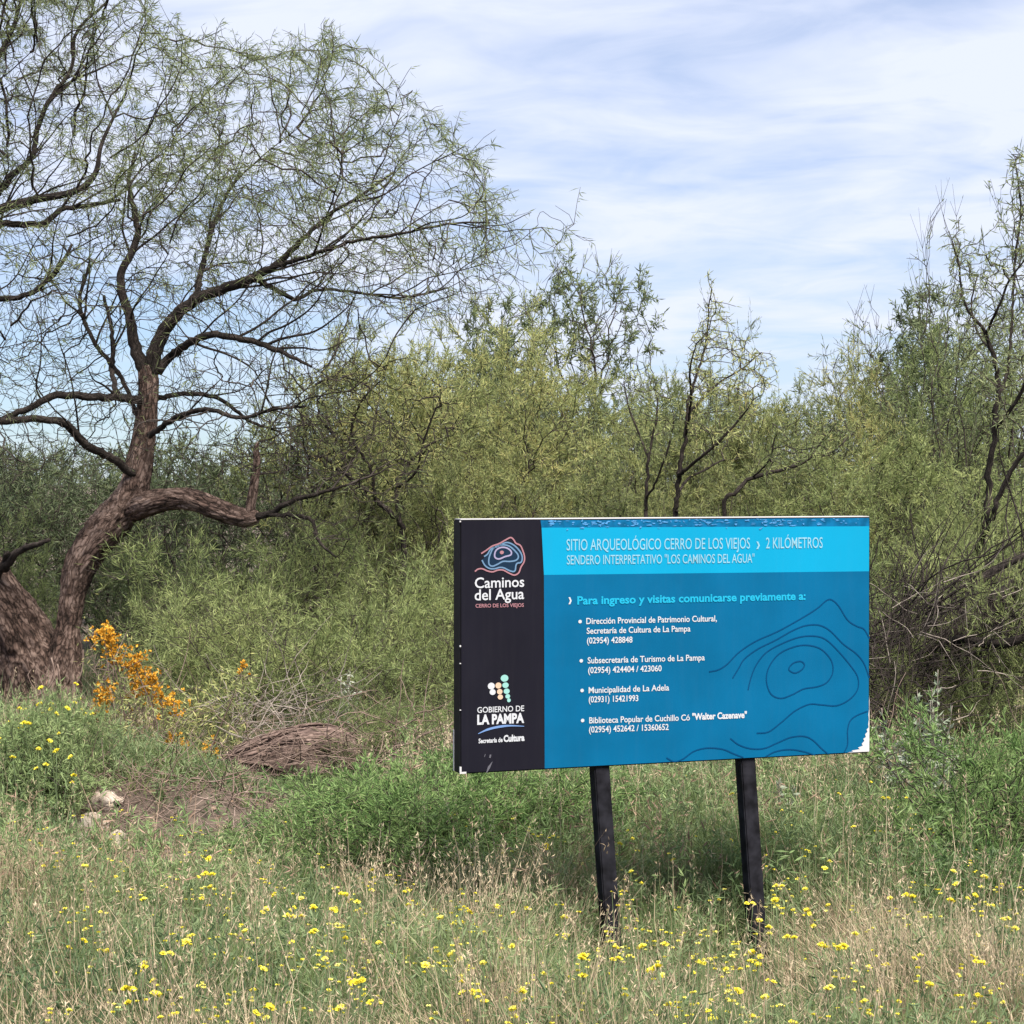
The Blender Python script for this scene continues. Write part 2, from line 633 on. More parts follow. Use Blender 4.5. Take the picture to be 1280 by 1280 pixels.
F_orange = foliage_mat('orange_petal', [(0.36, 0.17, 0.014), (0.56, 0.29, 0.025), (0.66, 0.39, 0.05)], 0.2)

P_black = paint('charcoal_print', (0.0084, 0.0082, 0.0139), 0.55, 0.10)
P_side = paint('black_side_vinyl', (0.0079, 0.0079, 0.0109), 0.5, 0.15)
P_blue = paint('petrol_blue_print', (0.0009, 0.0854, 0.1938), 0.6, 0.09)
P_cyan = paint('bright_cyan_print', (0.0030, 0.2286, 0.4075), 0.6, 0.03)
P_teal = paint('dark_teal_print', (0.0030, 0.0894, 0.2087), 0.45, 0.25, 22)
P_white = paint('white_print', (0.4174, 0.4373, 0.4771), 0.5, 0.03)
P_pale = paint('pale_cyan_print', (0.1789, 0.3677, 0.4771), 0.5, 0.03)
P_aqua = paint('aqua_print', (0.0119, 0.2783, 0.4473), 0.5, 0.03)
P_navy = paint('navy_line_print', (0.0010, 0.0418, 0.1193), 0.5, 0.05)
P_pink = paint('pink_line_print', (0.27, 0.135, 0.160), 0.5, 0.05)
P_lav = paint('lavender_print', (0.2386, 0.2186, 0.3379), 0.5, 0.05)
P_steel = paint('steel_blue_line_print', (0.0994, 0.1789, 0.2882), 0.5, 0.05)
P_ink = paint('dark_navy_fill_print', (0.0070, 0.0198, 0.0427), 0.5, 0.05)
P_mint = paint('mint_dot_print', (0.2087, 0.4174, 0.3976), 0.5, 0.03)
P_peach = paint('peach_dot_print', (0.4771, 0.3478, 0.2584), 0.5, 0.03)
P_swoosh = paint('sky_blue_swoosh_print', (0.1193, 0.2087, 0.4174), 0.5, 0.03)
P_wear = paint('worn_edge_primer', (0.4373, 0.4373, 0.4572), 0.7, 0.08)
P_flake = paint('scuffed_pale_blue', (0.0596, 0.2186, 0.4572), 0.6, 0.15)
P_scratch = paint('grey_scratch', (0.0894, 0.0894, 0.1094), 0.6, 0.15)
P_post = paint('black_painted_post', (0.0119, 0.0119, 0.0158), 0.7, 0.55, 14)

# ------------------------------------------------------------------ ground
gx = np.concatenate([np.linspace(-400, -14, 24, endpoint=False), np.linspace(-14, 14, 113), np.linspace(14, 400, 25)[1:]])
gy = np.concatenate([np.linspace(-60, 4, 10, endpoint=False), np.linspace(4, 36, 129), np.linspace(36, 900, 40)[1:]])
GX, GY = np.meshgrid(gx, gy)
GZ = gz(GX.ravel(), GY.ravel())
nx, ny = len(gx), len(gy)
ii = (np.arange(ny - 1)[:, None] * nx + np.arange(nx - 1)[None]).ravel()
gm, gnt, gb = nodes_of('dry_sandy_soil')
gtc = gnt.nodes.new('ShaderNodeTexCoord')
g1 = gnt.nodes.new('ShaderNodeTexNoise')
g1.inputs['Scale'].default_value = 1.3
g1.inputs['Detail'].default_value = 10
g1.inputs['Roughness'].default_value = 0.7
gnt.links.new(gtc.outputs['Object'], g1.inputs['Vector'])
gnt.links.new(ramp(gnt, [(0.3, (0.040, 0.029, 0.023)), (0.52, (0.085, 0.064, 0.050)), (0.75, (0.16, 0.125, 0.10))], g1.outputs['Fac']), gb.inputs['Base Color'])
gbp = gnt.nodes.new('ShaderNodeBump')
gbp.inputs['Strength'].default_value = 0.8
gbp.inputs['Distance'].default_value = 0.06
g2 = gnt.nodes.new('ShaderNodeTexNoise')
g2.inputs['Scale'].default_value = 18
g2.inputs['Detail'].default_value = 8
gnt.links.new(gtc.outputs['Object'], g2.inputs['Vector'])
gnt.links.new(g2.outputs['Fac'], gbp.inputs['Height'])
gnt.links.new(gbp.outputs[0], gb.inputs['Normal'])
gb.inputs['Roughness'].default_value = 0.95
ground = obj('ground', make_mesh('ground', np.stack([GX.ravel(), GY.ravel(), GZ], -1), [np.stack([ii, ii + 1, ii + nx + 1, ii + nx], -1)], smooth=True), gm)
tag(ground, 'dry brown sandy soil and litter showing between the grass and shrubs', 'ground', kind='structure')

# ------------------------------------------------------------------ the information sign
YAW, PW, PH, PT = math.radians(19.855), 2.1934, 1.2, 0.10
TL = np.array([-0.2446, 9.4088, 2.1636])
base_z = TL[2] - PH
sign = thing('information_sign', 'blue and black information board on two leaning black posts in tall grass', 'sign', (TL[0], TL[1], 0), YAW)
# local axes of the sign: x along the board, y away from the viewer, z up; front face at y = 0


def homography(src, dst):
    A = []
    for (x, y), (u, v) in zip(src, dst):
        A.append([x, y, 1, 0, 0, 0, -u * x, -u * y])
        A.append([0, 0, 0, x, y, 1, -v * x, -v * y])
    h = np.linalg.solve(np.array(A), np.array(dst, float).ravel())
    return np.append(h, 1).reshape(3, 3)


HB = homography([(573, 649), (1089, 644.5), (1086.5, 938.5), (577, 967.5)], [(0, PH), (PW, PH), (PW, 0), (0, 0)])


def bp(px, py):
    """Pixel on the board in the photograph -> board coordinates (along, up) in metres."""
    px, py = np.broadcast_arrays(np.asarray(px, float), np.asarray(py, float))
    v = np.stack([px, py, np.ones_like(px)], -1) @ HB.T
    return v[..., :2] / v[..., 2:3]


def box(acc, x0, x1, y0, y1, z0, z1):
    V = [(x, y, z) for x in (x0, x1) for y in (y0, y1) for z in (z0, z1)]
    acc.add(V, [(0, 1, 3, 2), (4, 6, 7, 5), (0, 4, 5, 1), (2, 3, 7, 6), (0, 2, 6, 4), (1, 5, 7, 3)])


def bevelled(name, fn, mat, parent, w=0.004, seg=2):
    a = Acc()
    fn(a)
    o = obj(name, a.mesh(name), mat, parent)
    bm = bmesh_new(o.data)
    import bmesh
    bmesh.ops.bevel(bm, geom=list(bm.edges), offset=w, segments=seg, affect='EDGES')
    bm.to_mesh(o.data)
    bm.free()
    return o


def bmesh_new(me):
    import bmesh
    bm = bmesh.new()
    bm.from_mesh(me)
    bmesh.ops.recalc_face_normals(bm, faces=bm.faces)
    return bm


panel = bevelled('board', lambda a: box(a, 0, PW, 0, PT, base_z, base_z + PH), P_side, sign, 0.005)


def sheet(name, poly, depth, mat, parent=panel, back=0.0):
    """A printed patch on the board: an outline in board coordinates, given a millimetre of thickness."""
    import bmesh
    bm = bmesh.new()
    vs = [bm.verts.new((p[0], -depth, base_z + p[1])) for p in poly]
    bm.faces.new(vs)
    bmesh.ops.triangulate(bm, faces=bm.faces[:])
    bmesh.ops.recalc_face_normals(bm, faces=bm.faces[:])
    me = bpy.data.meshes.new(name)
    for f in bm.faces:
        if f.normal.y > 0:
            f.normal_flip()
    bm.to_mesh(me)
    bm.free()
    return obj(name, me, mat, parent)


def ribbon(acc, pts, w, depth, closed=False):
    """A printed line of width w along board points; w may vary."""
    P = np.asarray(pts, float)
    if closed:
        t = unit(np.roll(P, -1, 0) - np.roll(P, 1, 0))
    else:
        t = unit(np.gradient(P, axis=0))
    nrm = np.stack([-t[:, 1], t[:, 0]], -1)
    w = np.broadcast_to(w, (len(P),))[:, None] / 2
    a, b = P + nrm * w, P - nrm * w
    V = np.concatenate([a, b])
    V3 = np.stack([V[:, 0], np.full(len(V), -depth), base_z + V[:, 1]], -1)
    n = len(P)
    i = np.arange(n if closed else n - 1)
    j = (i + 1) % n
    acc.add(V3, np.stack([i, n + i, n + j, j], -1))


def curve2(pts, closed=False, n=10):
    P = np.asarray(pts, float)
    Q = np.vstack([P[-1], P, P[:2]]) if closed else np.vstack([2 * P[0] - P[1], P, 2 * P[-1] - P[-2]])
    out = []
    for i in range(len(Q) - 3):
        p0, p1, p2, p3 = Q[i:i + 4]
        for t in np.arange(n) / n:
            out.append(0.5 * (2 * p1 + (p2 - p0) * t + (2 * p0 - 5 * p1 + 4 * p2 - p3) * t * t + (3 * p1 - p0 - 3 * p2 + p3) * t ** 3))
    if not closed:
        out.append(P[-1])
    return np.array(out)


def text2d(s, bold=0.0, space=1.0):
    """Outline mesh of a line of lettering from the built-in font: 2D vertices and faces, cap height about 0.7."""
    cu = bpy.data.curves.new('lettering', 'FONT')
    cu.body = s
    cu.size = 1.0
    cu.offset = bold
    cu.space_character = space
    cu.resolution_u = 3
    cu.fill_mode = 'FRONT'
    o = bpy.data.objects.new('lettering', cu)
    COL.objects.link(o)
    dg = bpy.context.evaluated_depsgraph_get()
    me = bpy.data.meshes.new_from_object(o.evaluated_get(dg))
    V = np.zeros(len(me.vertices) * 3)
    me.vertices.foreach_get('co', V)
    V = V.reshape(-1, 3)[:, :2]
    F = [tuple(p.vertices) for p in me.polygons]
    bpy.data.objects.remove(o)
    bpy.data.curves.remove(cu)
    bpy.data.meshes.remove(me)
    return V, F


CAPH = None


def lettering(name, lines, mat, depth=0.0035):
    """lines: (string, x0, y0, x1, y1, cap height px, bold) with the baseline ends in photograph pixels."""
    global CAPH
    if CAPH is None:
        v, _ = text2d('H')
        CAPH = v[:, 1].max() - v[:, 1].min()
    Vs, Fs, n = [], [], 0
    for (s, x0, y0, x1, y1, ch, bold) in lines:
        v, f = text2d(s, bold)
        a, b = bp(x0, y0), bp(x1, y1)
        up = bp((x0 + x1) / 2, (y0 + y1) / 2 - ch) - bp((x0 + x1) / 2, (y0 + y1) / 2)
        u = (v[:, 0] - v[:, 0].min()) / (v[:, 0].max() - v[:, 0].min())
        w = v[:, 1] / CAPH
        q = a + u[:, None] * (b - a) + w[:, None] * np.array([0, up[1]])
        Vs.append(np.stack([q[:, 0], np.full(len(q), -depth), base_z + q[:, 1]], -1))
        Fs += [tuple(i + n for i in t) for t in f]
        n += len(q)
    me = bpy.data.meshes.new(name)
    me.from_pydata(np.concatenate(Vs).tolist(), [], Fs)
    return obj(name, me, mat, panel)


e = 0.006
bs_t, bs_b = bp(674.5, 648), bp(682.5, 962)
hb_l, hb_r = bp(679.5, 718.5), bp(1088, 713)
tb_l, tb_r = bp(676, 659), bp(1089, 656.5)
yt, yb, xr = PH - e, e, PW - e
sheet('black_print', [(e, yb), (bs_b[0], yb), (bs_t[0], yt), (e, yt)], 0.0015, P_black)
sheet('blue_print', [(bs_b[0], yb), (xr, yb), (xr, hb_r[1]), (hb_l[0], hb_l[1])], 0.0015, P_blue)
sheet('header_band', [(hb_l[0], hb_l[1]), (xr, hb_r[1]), (xr, tb_r[1]), (tb_l[0], tb_l[1])], 0.0015, P_cyan)
sheet('edge_band', [(tb_l[0], tb_l[1]), (xr, tb_r[1]), (xr, yt), (bs_t[0], yt)], 0.0015, P_teal)

lettering('header_lettering', [
    ('SITIO ARQUEOLÓGICO CERRO DE LOS VIEJOS', 707.5, 687.6, 938, 684.8, 13.8, 0.004),
    ('›', 946, 685.0, 950.5, 685.0, 13.0, 0.03),
    ('2 KILÓMETROS', 958, 684.6, 1029, 683.8, 13.4, 0.004),
    ('SENDERO INTERPRETATIVO "LOS CAMINOS DEL AGUA"', 708, 705.3, 943.5, 702.5, 11.2, 0.006)], P_pale)
lettering('heading_lettering', [('Para ingreso y visitas comunicarse previamente a:', 721.5, 755.4, 1007.5, 748.6, 9.6, 0.030)], P_aqua)
lettering('contact_lettering', [
    ('›', 710.5, 754.5, 714.5, 754.5, 11.0, 0.05),
    ('Dirección Provincial de Patrimonio Cultural,', 733, 780.0, 896.5, 776.0, 7.3, 0.014),
    ('Secretaría de Cultura de La Pampa', 733.5, 792.2, 863.5, 788.8, 7.3, 0.014),
    ('(02954) 428848', 734, 804.4, 791, 802.9, 7.3, 0.014),
    ('Subsecretaría de Turismo de La Pampa', 735, 829.2, 881.5, 824.8, 7.3, 0.014),
    ('(02954) 424404 / 423060', 735.7, 841.4, 827.6, 838.5, 7.3, 0.014),
    ('Municipalidad de La Adela', 736.5, 866.3, 837, 862.4, 7.3, 0.014),
    ('(02931) 15421993', 736.7, 877.8, 798.6, 875.8, 7.3, 0.014),
    ('Biblioteca Popular de Cuchillo Có', 737.5, 903.8, 863, 899.5, 7.3, 0.014),
    ('"Walter Cazenave"', 866, 898.9, 934, 896.0, 7.6, 0.034),
    ('(02954) 452642 / 15360652', 737.3, 915.2, 836.6, 911.4, 7.3, 0.014)], P_white)


def discs(name, items, mat, depth):
    a = Acc()
    for (px, py, rx, ry) in items:
        c = bp(px, py)
        k = np.arange(20) / 20 * 2 * math.pi
        s = PH / 305.0
        V = np.stack([c[0] + np.cos(k) * rx * s, np.full(20, -depth), base_z + c[1] + np.sin(k) * ry * s], -1)
        V = np.vstack([V, [c[0], -depth, base_z + c[1]]])
        a.add(V, None, [(20, i, (i + 1) % 20) for i in range(20)])
    return obj(name, a.mesh(name), mat, panel)


discs('bullet', [(725.2, 777, 2.3, 2.2)], P_white, 0.0035)
discs('bullet', [(727, 826, 2.3, 2.2)], P_white, 0.0035)
discs('bullet', [(728.3, 863, 2.3, 2.2)], P_white, 0.0035)
discs('bullet', [(729.2, 900.3, 2.3, 2.2)], P_white, 0.0035)


def zp(pts, ox, oy, s):
    return np.array([bp(ox + x * s, oy + y * s) for x, y in pts])


# the big contour drawing on the blue field
a = Acc()
S = 270 / 987.0
for pts, cl in (
    ([(208, 764), (250, 755), (290, 730), (345, 675), (420, 625), (520, 580), (620, 525), (700, 475), (745, 437), (770, 435), (800, 462), (840, 525), (880, 553), (915, 568), (940, 610)], False),
    ([(316, 793), (345, 745), (370, 705), (430, 660), (510, 620), (590, 575), (650, 552), (710, 550), (760, 575), (820, 635), (880, 680), (915, 725), (938, 790)], False),
    ([(386, 846), (400, 790), (425, 730), (470, 675), (540, 635), (620, 605), (690, 600), (740, 615), (790, 660), (850, 730), (885, 785), (885, 840), (850, 885), (790, 915), (720, 912), (665, 910), (600, 940), (540, 990), (480, 1035), (425, 1042)], False),
    ([(470, 790), (485, 735), (530, 680), (600, 648), (660, 642), (720, 660), (765, 710), (772, 765), (745, 810), (700, 830), (640, 840), (590, 865), (540, 883), (500, 872), (478, 840)], True),
    ([(572, 752), (590, 725), (625, 715), (643, 730), (632, 752), (600, 768)], True),
    ([(305, 1066), (345, 1095), (400, 1112), (460, 1110), (520, 1085), (580, 1060), (640, 1055), (680, 1072), (720, 1110), (750, 1135)], False),
    ([(15, 1155), (50, 1172), (90, 1160), (140, 1125), (200, 1110), (270, 1115), (320, 1135), (365, 1152)], False),
    ([(465, 1148), (510, 1125), (570, 1115), (630, 1122), (690, 1140)], False),
    ([(930, 940), (880, 960), (850, 985), (838, 1030), (838, 1090), (822, 1128)], False)):
    ribbon(a, curve2(zp(pts, 830, 630, S), cl), 0.0062, 0.003, cl)
obj('contour_drawing', a.mesh('contour_drawing'), P_navy, panel)

# hill emblem and lettering on the black side
S = 140 / 1280.0
inner = [(380, 640), (420, 600), (460, 560), (510, 490), (600, 445), (690, 440), (770, 490), (830, 560), (840, 640), (800, 670), (770, 690), (765, 750), (740, 775), (680, 760), (620, 730), (560, 715), (500, 740), (430, 720), (390, 680)]
sheet('emblem_fill', curve2(zp(inner, 560, 630, S), True, 4), 0.0022, P_ink)
a = Acc()
for pts, cl in (
    ([(400, 600), (440, 570), (480, 510), (560, 480), (640, 440), (700, 445), (770, 490), (825, 560), (840, 620), (825, 665), (785, 675), (768, 700), (760, 755), (735, 772), (680, 755), (630, 730), (580, 725), (520, 740), (460, 735), (410, 700), (375, 640)], False),
    ([(510, 500), (600, 465), (690, 480), (770, 550), (795, 600), (770, 640), (700, 655), (620, 655), (560, 685), (500, 710), (460, 690), (455, 630), (475, 560)], True)):
    ribbon(a, curve2(zp(pts, 560, 630, S), cl), 0.0070, 0.003, cl)
obj('emblem_blue_lines', a.mesh('emblem_blue_lines'), P_steel, panel)
a = Acc()
for pts, cl, w in (
    ([(365, 565), (420, 530), (490, 480), (570, 450), (640, 410), (700, 380), (735, 400), (765, 445), (815, 470), (845, 530), (865, 600), (860, 660), (825, 720), (800, 785), (750, 812), (690, 790), (620, 755), (560, 755), (500, 775), (440, 765), (380, 740), (330, 745), (295, 772)], False, 0.0070),):
    ribbon(a, curve2(zp(pts, 560, 630, S), cl), w, 0.0035, cl)
obj('emblem_pink_line', a.mesh('emblem_pink_line'), P_pink, panel)
a = Acc()
ribbon(a, curve2(zp([(520, 590), (535, 530), (590, 495), (660, 500), (710, 540), (705, 580), (640, 600), (580, 625), (540, 620)], 560, 630, S), True), 0.0075, 0.0035, True)
obj('emblem_lavender_line', a.mesh('emblem_lavender_line'), P_lav, panel)
discs('emblem_dot', [(626, 690.3, 2.6, 2.2)], P_pink, 0.0035)
lettering('emblem_lettering', [('Caminos', 592.4, 735.3, 654.6, 733.3, 12.8, 0.012), ('del Agua', 592.4, 750.6, 654.6, 748.6, 13.2, 0.012)], P_white)
lettering('emblem_caption', [('CERRO DE LOS VIEJOS', 593.6, 759.8, 654.4, 758.6, 4.4, 0.02)], P_pink)

S = 150 / 1280.0
Z = lambda l: [(560 + x * S, 830 + y * S, rx * S, ry * S) for x, y, rx, ry in l]
discs('white_logo_dot', Z([(465, 238, 38, 35), (480, 302, 33, 30)]), P_white, 0.0035)
discs('peach_logo_dot', Z([(541, 232, 33, 31), (556, 297, 30, 28), (563, 354, 29, 26)]), P_peach, 0.0035)
discs('mint_logo_dot', Z([(606, 154, 42, 36), (617, 228, 35, 29), (630, 292, 33, 28), (642, 346, 26, 23), (655, 388, 20, 20)]), P_mint, 0.0035)
lettering('government_lettering', [('GOBIERNO DE', 597.3, 891.3, 656, 888.8, 6.9, 0.012), ('LA PAMPA', 597.4, 905.6, 656.2, 902.9, 11.2, 0.045),
                                   ('Secretaría de', 599.4, 929.0, 629.4, 927.2, 5.4, 0.03), ('Cultura', 630.6, 927.0, 656.8, 925.4, 7.6, 0.045)], P_white)
a = Acc()
sw = curve2(zp([(330, 745), (430, 700), (540, 672), (660, 658), (820, 663)], 560, 830, S))
ribbon(a, sw, np.interp(np.linspace(0, 1, len(sw)), [0, .25, .6, 1], [0.003, 0.010, 0.011, 0.003]), 0.0035)
obj('swoosh', a.mesh('swoosh'), P_swoosh, panel)

# wear: chipped corner, bare top edge, flakes along the top band, scratches
wr = np.random.default_rng(5)
edge = [(.006, 0.40), (.010, 0.36), (.008, 0.31), (.016, 0.27), (.011, 0.235), (.018, 0.20), (.013, 0.18), (.034, 0.165), (.026, 0.148), (.050, 0.132),
        (.042, 0.112), (.070, 0.100), (.058, 0.085), (.085, 0.066), (.074, 0.052), (.125, 0.040), (.105, 0.028), (.19, 0.022), (.175, 0.014), (.235, 0.009), (.22, 0.004)]
a = Acc()
ev = np.array(edge) * [.55, .72]
ev[:, 1] += .003 * (ev[:, 1] < .004)
Vc = np.concatenate([np.stack([PW - ev[:, 0], np.full(len(ev), -.004), base_z + ev[:, 1]], -1), np.stack([np.full(len(ev), PW - .003), np.full(len(ev), -.004), base_z + ev[:, 1]], -1)])
ne = len(ev)
a.add(Vc, [(k, k + 1, ne + k + 1, ne + k) for k in range(ne - 1)])
obj('chipped_corner', a.mesh('chipped_corner'), P_wear, panel)
a = Acc()
for i in range(150):
    c0 = wr.choice([0.45, 0.75, 0.95, 1.2, 1.42, 1.62, 1.8]) if wr.random() < .75 else wr.uniform(0.48, 2.15)
    x = np.clip(wr.normal(c0, 0.10), 0.46, PW - 0.03)
    z = PH - 0.008 - abs(wr.normal(0, 0.016))
    k = np.sort(wr.random(6)) * 2 * math.pi
    rx, ry = wr.uniform(0.004, 0.020), wr.uniform(0.002, 0.007)
    rr_ = wr.uniform(0.5, 1.2, 6)
    V = np.stack([x + np.cos(k) * rx * rr_, np.full(6, -0.0030 - 1e-5 * i), np.minimum(base_z + z + np.sin(k) * ry * rr_, base_z + PH - .004)], -1)
    a.add(V, None, [(0, j, j + 1) for j in range(1, 5)])
obj('scuff_marks', a.mesh('scuff_marks'), P_flake, panel)
a = Acc()
box(a, 0.004, PW - 0.004, 0.004, PT - 0.004, base_z + PH - 0.001, base_z + PH + 0.003)
obj('worn_edge', a.mesh('worn_edge'), P_wear, panel)
a = Acc()
box(a, -0.0025, 0.030, -0.0030, 0.0, base_z + 0.001, base_z + 0.010)
box(a, -0.0030, 0.006, -0.0035, 0.004, base_z + 0.0105, base_z + 0.034)
for z0, z1 in ((0.30, 0.304), (0.52, 0.524), (0.60, 0.608), (1.188, 1.195)):
    box(a, -0.0028, 0.004, -0.0032, 0.003, base_z + z0, base_z + z1)
box(a, -0.003, -0.001, 0.086, 0.0975, base_z + 0.004, base_z + 0.20)
obj('worn_edge', a.mesh('worn_edge'), P_wear, panel)
a = Acc()
ribbon(a, zp([(425, 1155), (450, 1100), (485, 1040)], 560, 830, S), np.array([0.004, 0.012, 0.002]), 0.003)
ribbon(a, zp([(400, 990), (410, 960)], 560, 830, S), 0.003, 0.003)
ribbon(a, zp([(458, 1000), (466, 965)], 560, 830, S), 0.008, 0.003)
obj('scratches', a.mesh('scratches'), P_scratch, panel)

for px in (755.5, 937.5):
    s_top = bp(px, 955)[0]

    def post(a, s=s_top):
        hw = 0.040
        lean = 0.068
        z0, z1 = -0.35, base_z + 0.03
        for_ = []
        for z in (z0, z1):
            dx = lean * (base_z - z)
            for x, y in ((-hw, 0.012), (hw, 0.012), (hw, 0.090), (-hw, 0.090)):
                for_.append((s + dx * math.cos(YAW) + x, y - dx * math.sin(YAW), z))
        a.add(for_, [(0, 1, 5, 4), (1, 2, 6, 5), (2, 3, 7, 6), (3, 0, 4, 7), (0, 3, 2, 1), (4, 5, 6, 7)])
    bevelled('post', post, P_post, sign, 0.006)

# ------------------------------------------------------------------ the old leaning tree on the left
def limb3(pts, d0):
    """pts: (px, py, radius px[, depth offset]) -> world points and radii"""
    P, R = [], []
    for q in pts:
        dd = d0 + (q[3] if len(q) > 3 else 0)
        P.append(at(q[0], q[1], dd))
        R.append(q[2] / FPX * dd)
    return np.array(P), np.array(R)


TD = 19.6
r1 = np.random.default_rng(21)
LIMBS = [
    # right stem from the shared base to the fork
    ('trunk', [(64, 905, 46), (68, 870, 36), (78, 830, 24), (85, 785, 14.5), (90, 745, 15.5), (102, 704, 20), (132, 662, 23), (158, 630, 23), (171, 598, 18), (178, 560, 15), (184, 515, 14), (186, 475, 13), (182, 458, 10)]),
    # left stem, leaning out of the picture
    ('trunk', [(50, 908, 52, .15), (44, 870, 50, .15), (30, 820, 44, .1), (8, 770, 38, 0), (-22, 722, 34, -.1), (-62, 660, 30, -.2), (-105, 590, 26, -.2), (-135, 510, 22, -.1), (-140, 430, 18, 0)]),
    ('limb', [(184, 470, 11), (169, 435, 9), (161, 394, 7), (150, 349, 6.2, .1), (163, 319, 5.5, .2), (172, 292, 4.8, .3), (168, 262, 4, .35), (161, 225, 3, .4), (170, 190, 2.2, .4)]),
    ('limb', [(187, 468, 12), (199, 424, 10.5), (221, 394, 9, -.1), (244, 375, 8.5, -.2), (272, 363, 8, -.3), (308, 351, 7, -.4), (345, 332, 5.5, -.5), (379, 298, 4, -.6), (410, 270, 3, -.6), (450, 245, 2.2, -.7), (492, 215, 1.8, -.7)]),
    ('limb', [(196, 466, 7.5), (214, 445, 6), (240, 427, 5.5, -.5), (268, 418, 5.2, -.8), (308, 426, 4.8, -1.0), (345, 436, 4, -1.1), (390, 459, 1.8, -1.2)]),
    ('limb', [(318, 348, 4.4, -.4), (345, 362, 3.6, -.1), (371, 374, 3, .2), (397, 362, 2.5, .4), (450, 366, 2, .6), (500, 372, 1.7, .8), (560, 360, 1.3, .9)]),
    ('limb', [(246, 372, 4.8, -.2), (252, 335, 4, .3), (262, 300, 3.4, .6), (274, 262, 2.7, .9), (300, 215, 2.0, 1.1)]),
    ('limb', [(345, 333, 4, -.5), (392, 318, 3, -.9), (440, 302, 2.5, -1.2), (500, 292, 2, -1.4), (560, 280, 1.6, -1.5), (612, 278, 1.2, -1.6)]),
    ('bough', [(150, 652, 9, .05), (166, 638, 15, -.05), (185, 630, 16, -.25), (212, 624, 14, -.4), (240, 626, 13.5, -.5), (277, 640, 13, -.6), (305, 648, 12, -.7), (322, 646, 8, -.75)]),
    ('bough', [(312, 640, 6.5, -.7), (317, 610, 6.2, -.7), (321, 580, 5.0, -.7), (320, 562, 4.2, -.7), (323, 552, 1.2, -.7)]),
    ('limb', [(318, 646, 6, -.75), (338, 642, 4.6, -.8), (358, 629, 4, -.9), (394, 618, 3.2, -1.0), (436, 606, 1.8, -1.1)]),
    ('limb', [(335, 644, 3.4, -.8), (386, 648, 3, -1.0), (398, 676, 2.5, -1.1), (420, 697, 1.4, -1.2)]),
    ('limb', [(168, 592, 6.5, -.1), (140, 573, 6, -.3), (109, 556, 6, -.5), (80, 529, 6, -.7), (52, 524, 5.5, -.8), (0, 527, 5, -.9), (-60, 545, 4, -.9)]),
    ('limb', [(180, 500, 7, -.05), (148, 497, 6, -.3), (116, 496, 6, -.5), (70, 494, 5.5, -.7), (35, 510, 5, -.8), (-10, 530, 4, -.9)]),
    ('limb', [(172, 520, 3.4, .2), (150, 470, 3.4, .5), (120, 430, 3.2, .8), (100, 380, 2.8, 1.0), (112, 330, 2.2, 1.2)]),
    ('limb', [(148, 497, 4.4, -.3), (140, 462, 3.8, .1), (141, 420, 3.2, .3), (130, 370, 2.4, .5)]),
    ('limb', [(186, 545, 4.5, -.2), (225, 520, 4, -.6), (262, 512, 3.5, -.9), (300, 522, 3, -1.1), (340, 512, 2.3, -1.2), (382, 508, 1.5, -1.3)]),
    ('limb', [(190, 500, 4.2, .2), (230, 492, 3.6, .5), (272, 498, 3, .8), (310, 525, 2.4, .9), (350, 540, 1.6, 1.0)]),
    # limbs that reach in from the left stem
    ('limb', [(-138, 440, 14, 0), (-110, 360, 11, -.2), (-60, 292, 9, -.3), (0, 262, 7, -.4), (37, 251, 6, -.4), (94, 239, 5, -.4), (119, 217, 4, -.4), (127, 180, 2.8, -.3), (150, 130, 1.8, -.2)]),
    ('limb', [(-120, 400, 9, .1), (-60, 310, 7, .3), (0, 281, 5.2, .4), (49, 281, 4.6, .5), (76, 262, 4, .6), (105, 258, 3.2, .7), (150, 250, 2.2, .7)]),
    ('limb', [(-110, 370, 9, .2), (-50, 290, 7, .5), (0, 238, 5, .6), (16, 218, 4.6, .6), (40, 195, 4, .6), (50, 150, 3.6, .6), (66, 118, 3.2, .6), (88, 88, 2.8, .7), (96, 40, 2.4, .7), (132, 4, 1.8, .7)]),
    ('limb', [(-140, 430, 11, 0), (-130, 330, 9, .3), (-80, 200, 7, .5), (-30, 110, 5, .6), (10, 50, 3.5, .7), (30, -10, 2.5, .8)]),
    ('limb', [(-135, 520, 8, -.3), (-90, 430, 7, -.6), (-30, 380, 5.5, -.8), (30, 370, 4, -.9), (70, 340, 3, -1.0), (90, 305, 2, -1.0)]),
    ('limb', [(4, 712, 8, -.35), (22, 690, 5.5, -.5), (42, 682, 4.5, -.6), (62, 675, 3, -.65)]),
    ('limb', [(-10, 735, 7, -.3), (4, 705, 4.2, -.4), (10, 690, 3, -.5)]),
]
tree = thing('leaning_tree', 'large old leaning tree with rough brown trunk and wide sparse thorny crown', 'tree', tuple(at(58, 905, TD) * np.array([1, 1, 0])))
torg = np.array(tree.location)
trunk_acc, limb_acc = Acc(), Acc()
np_, npar, nrm_ = [], [], []
off = 0
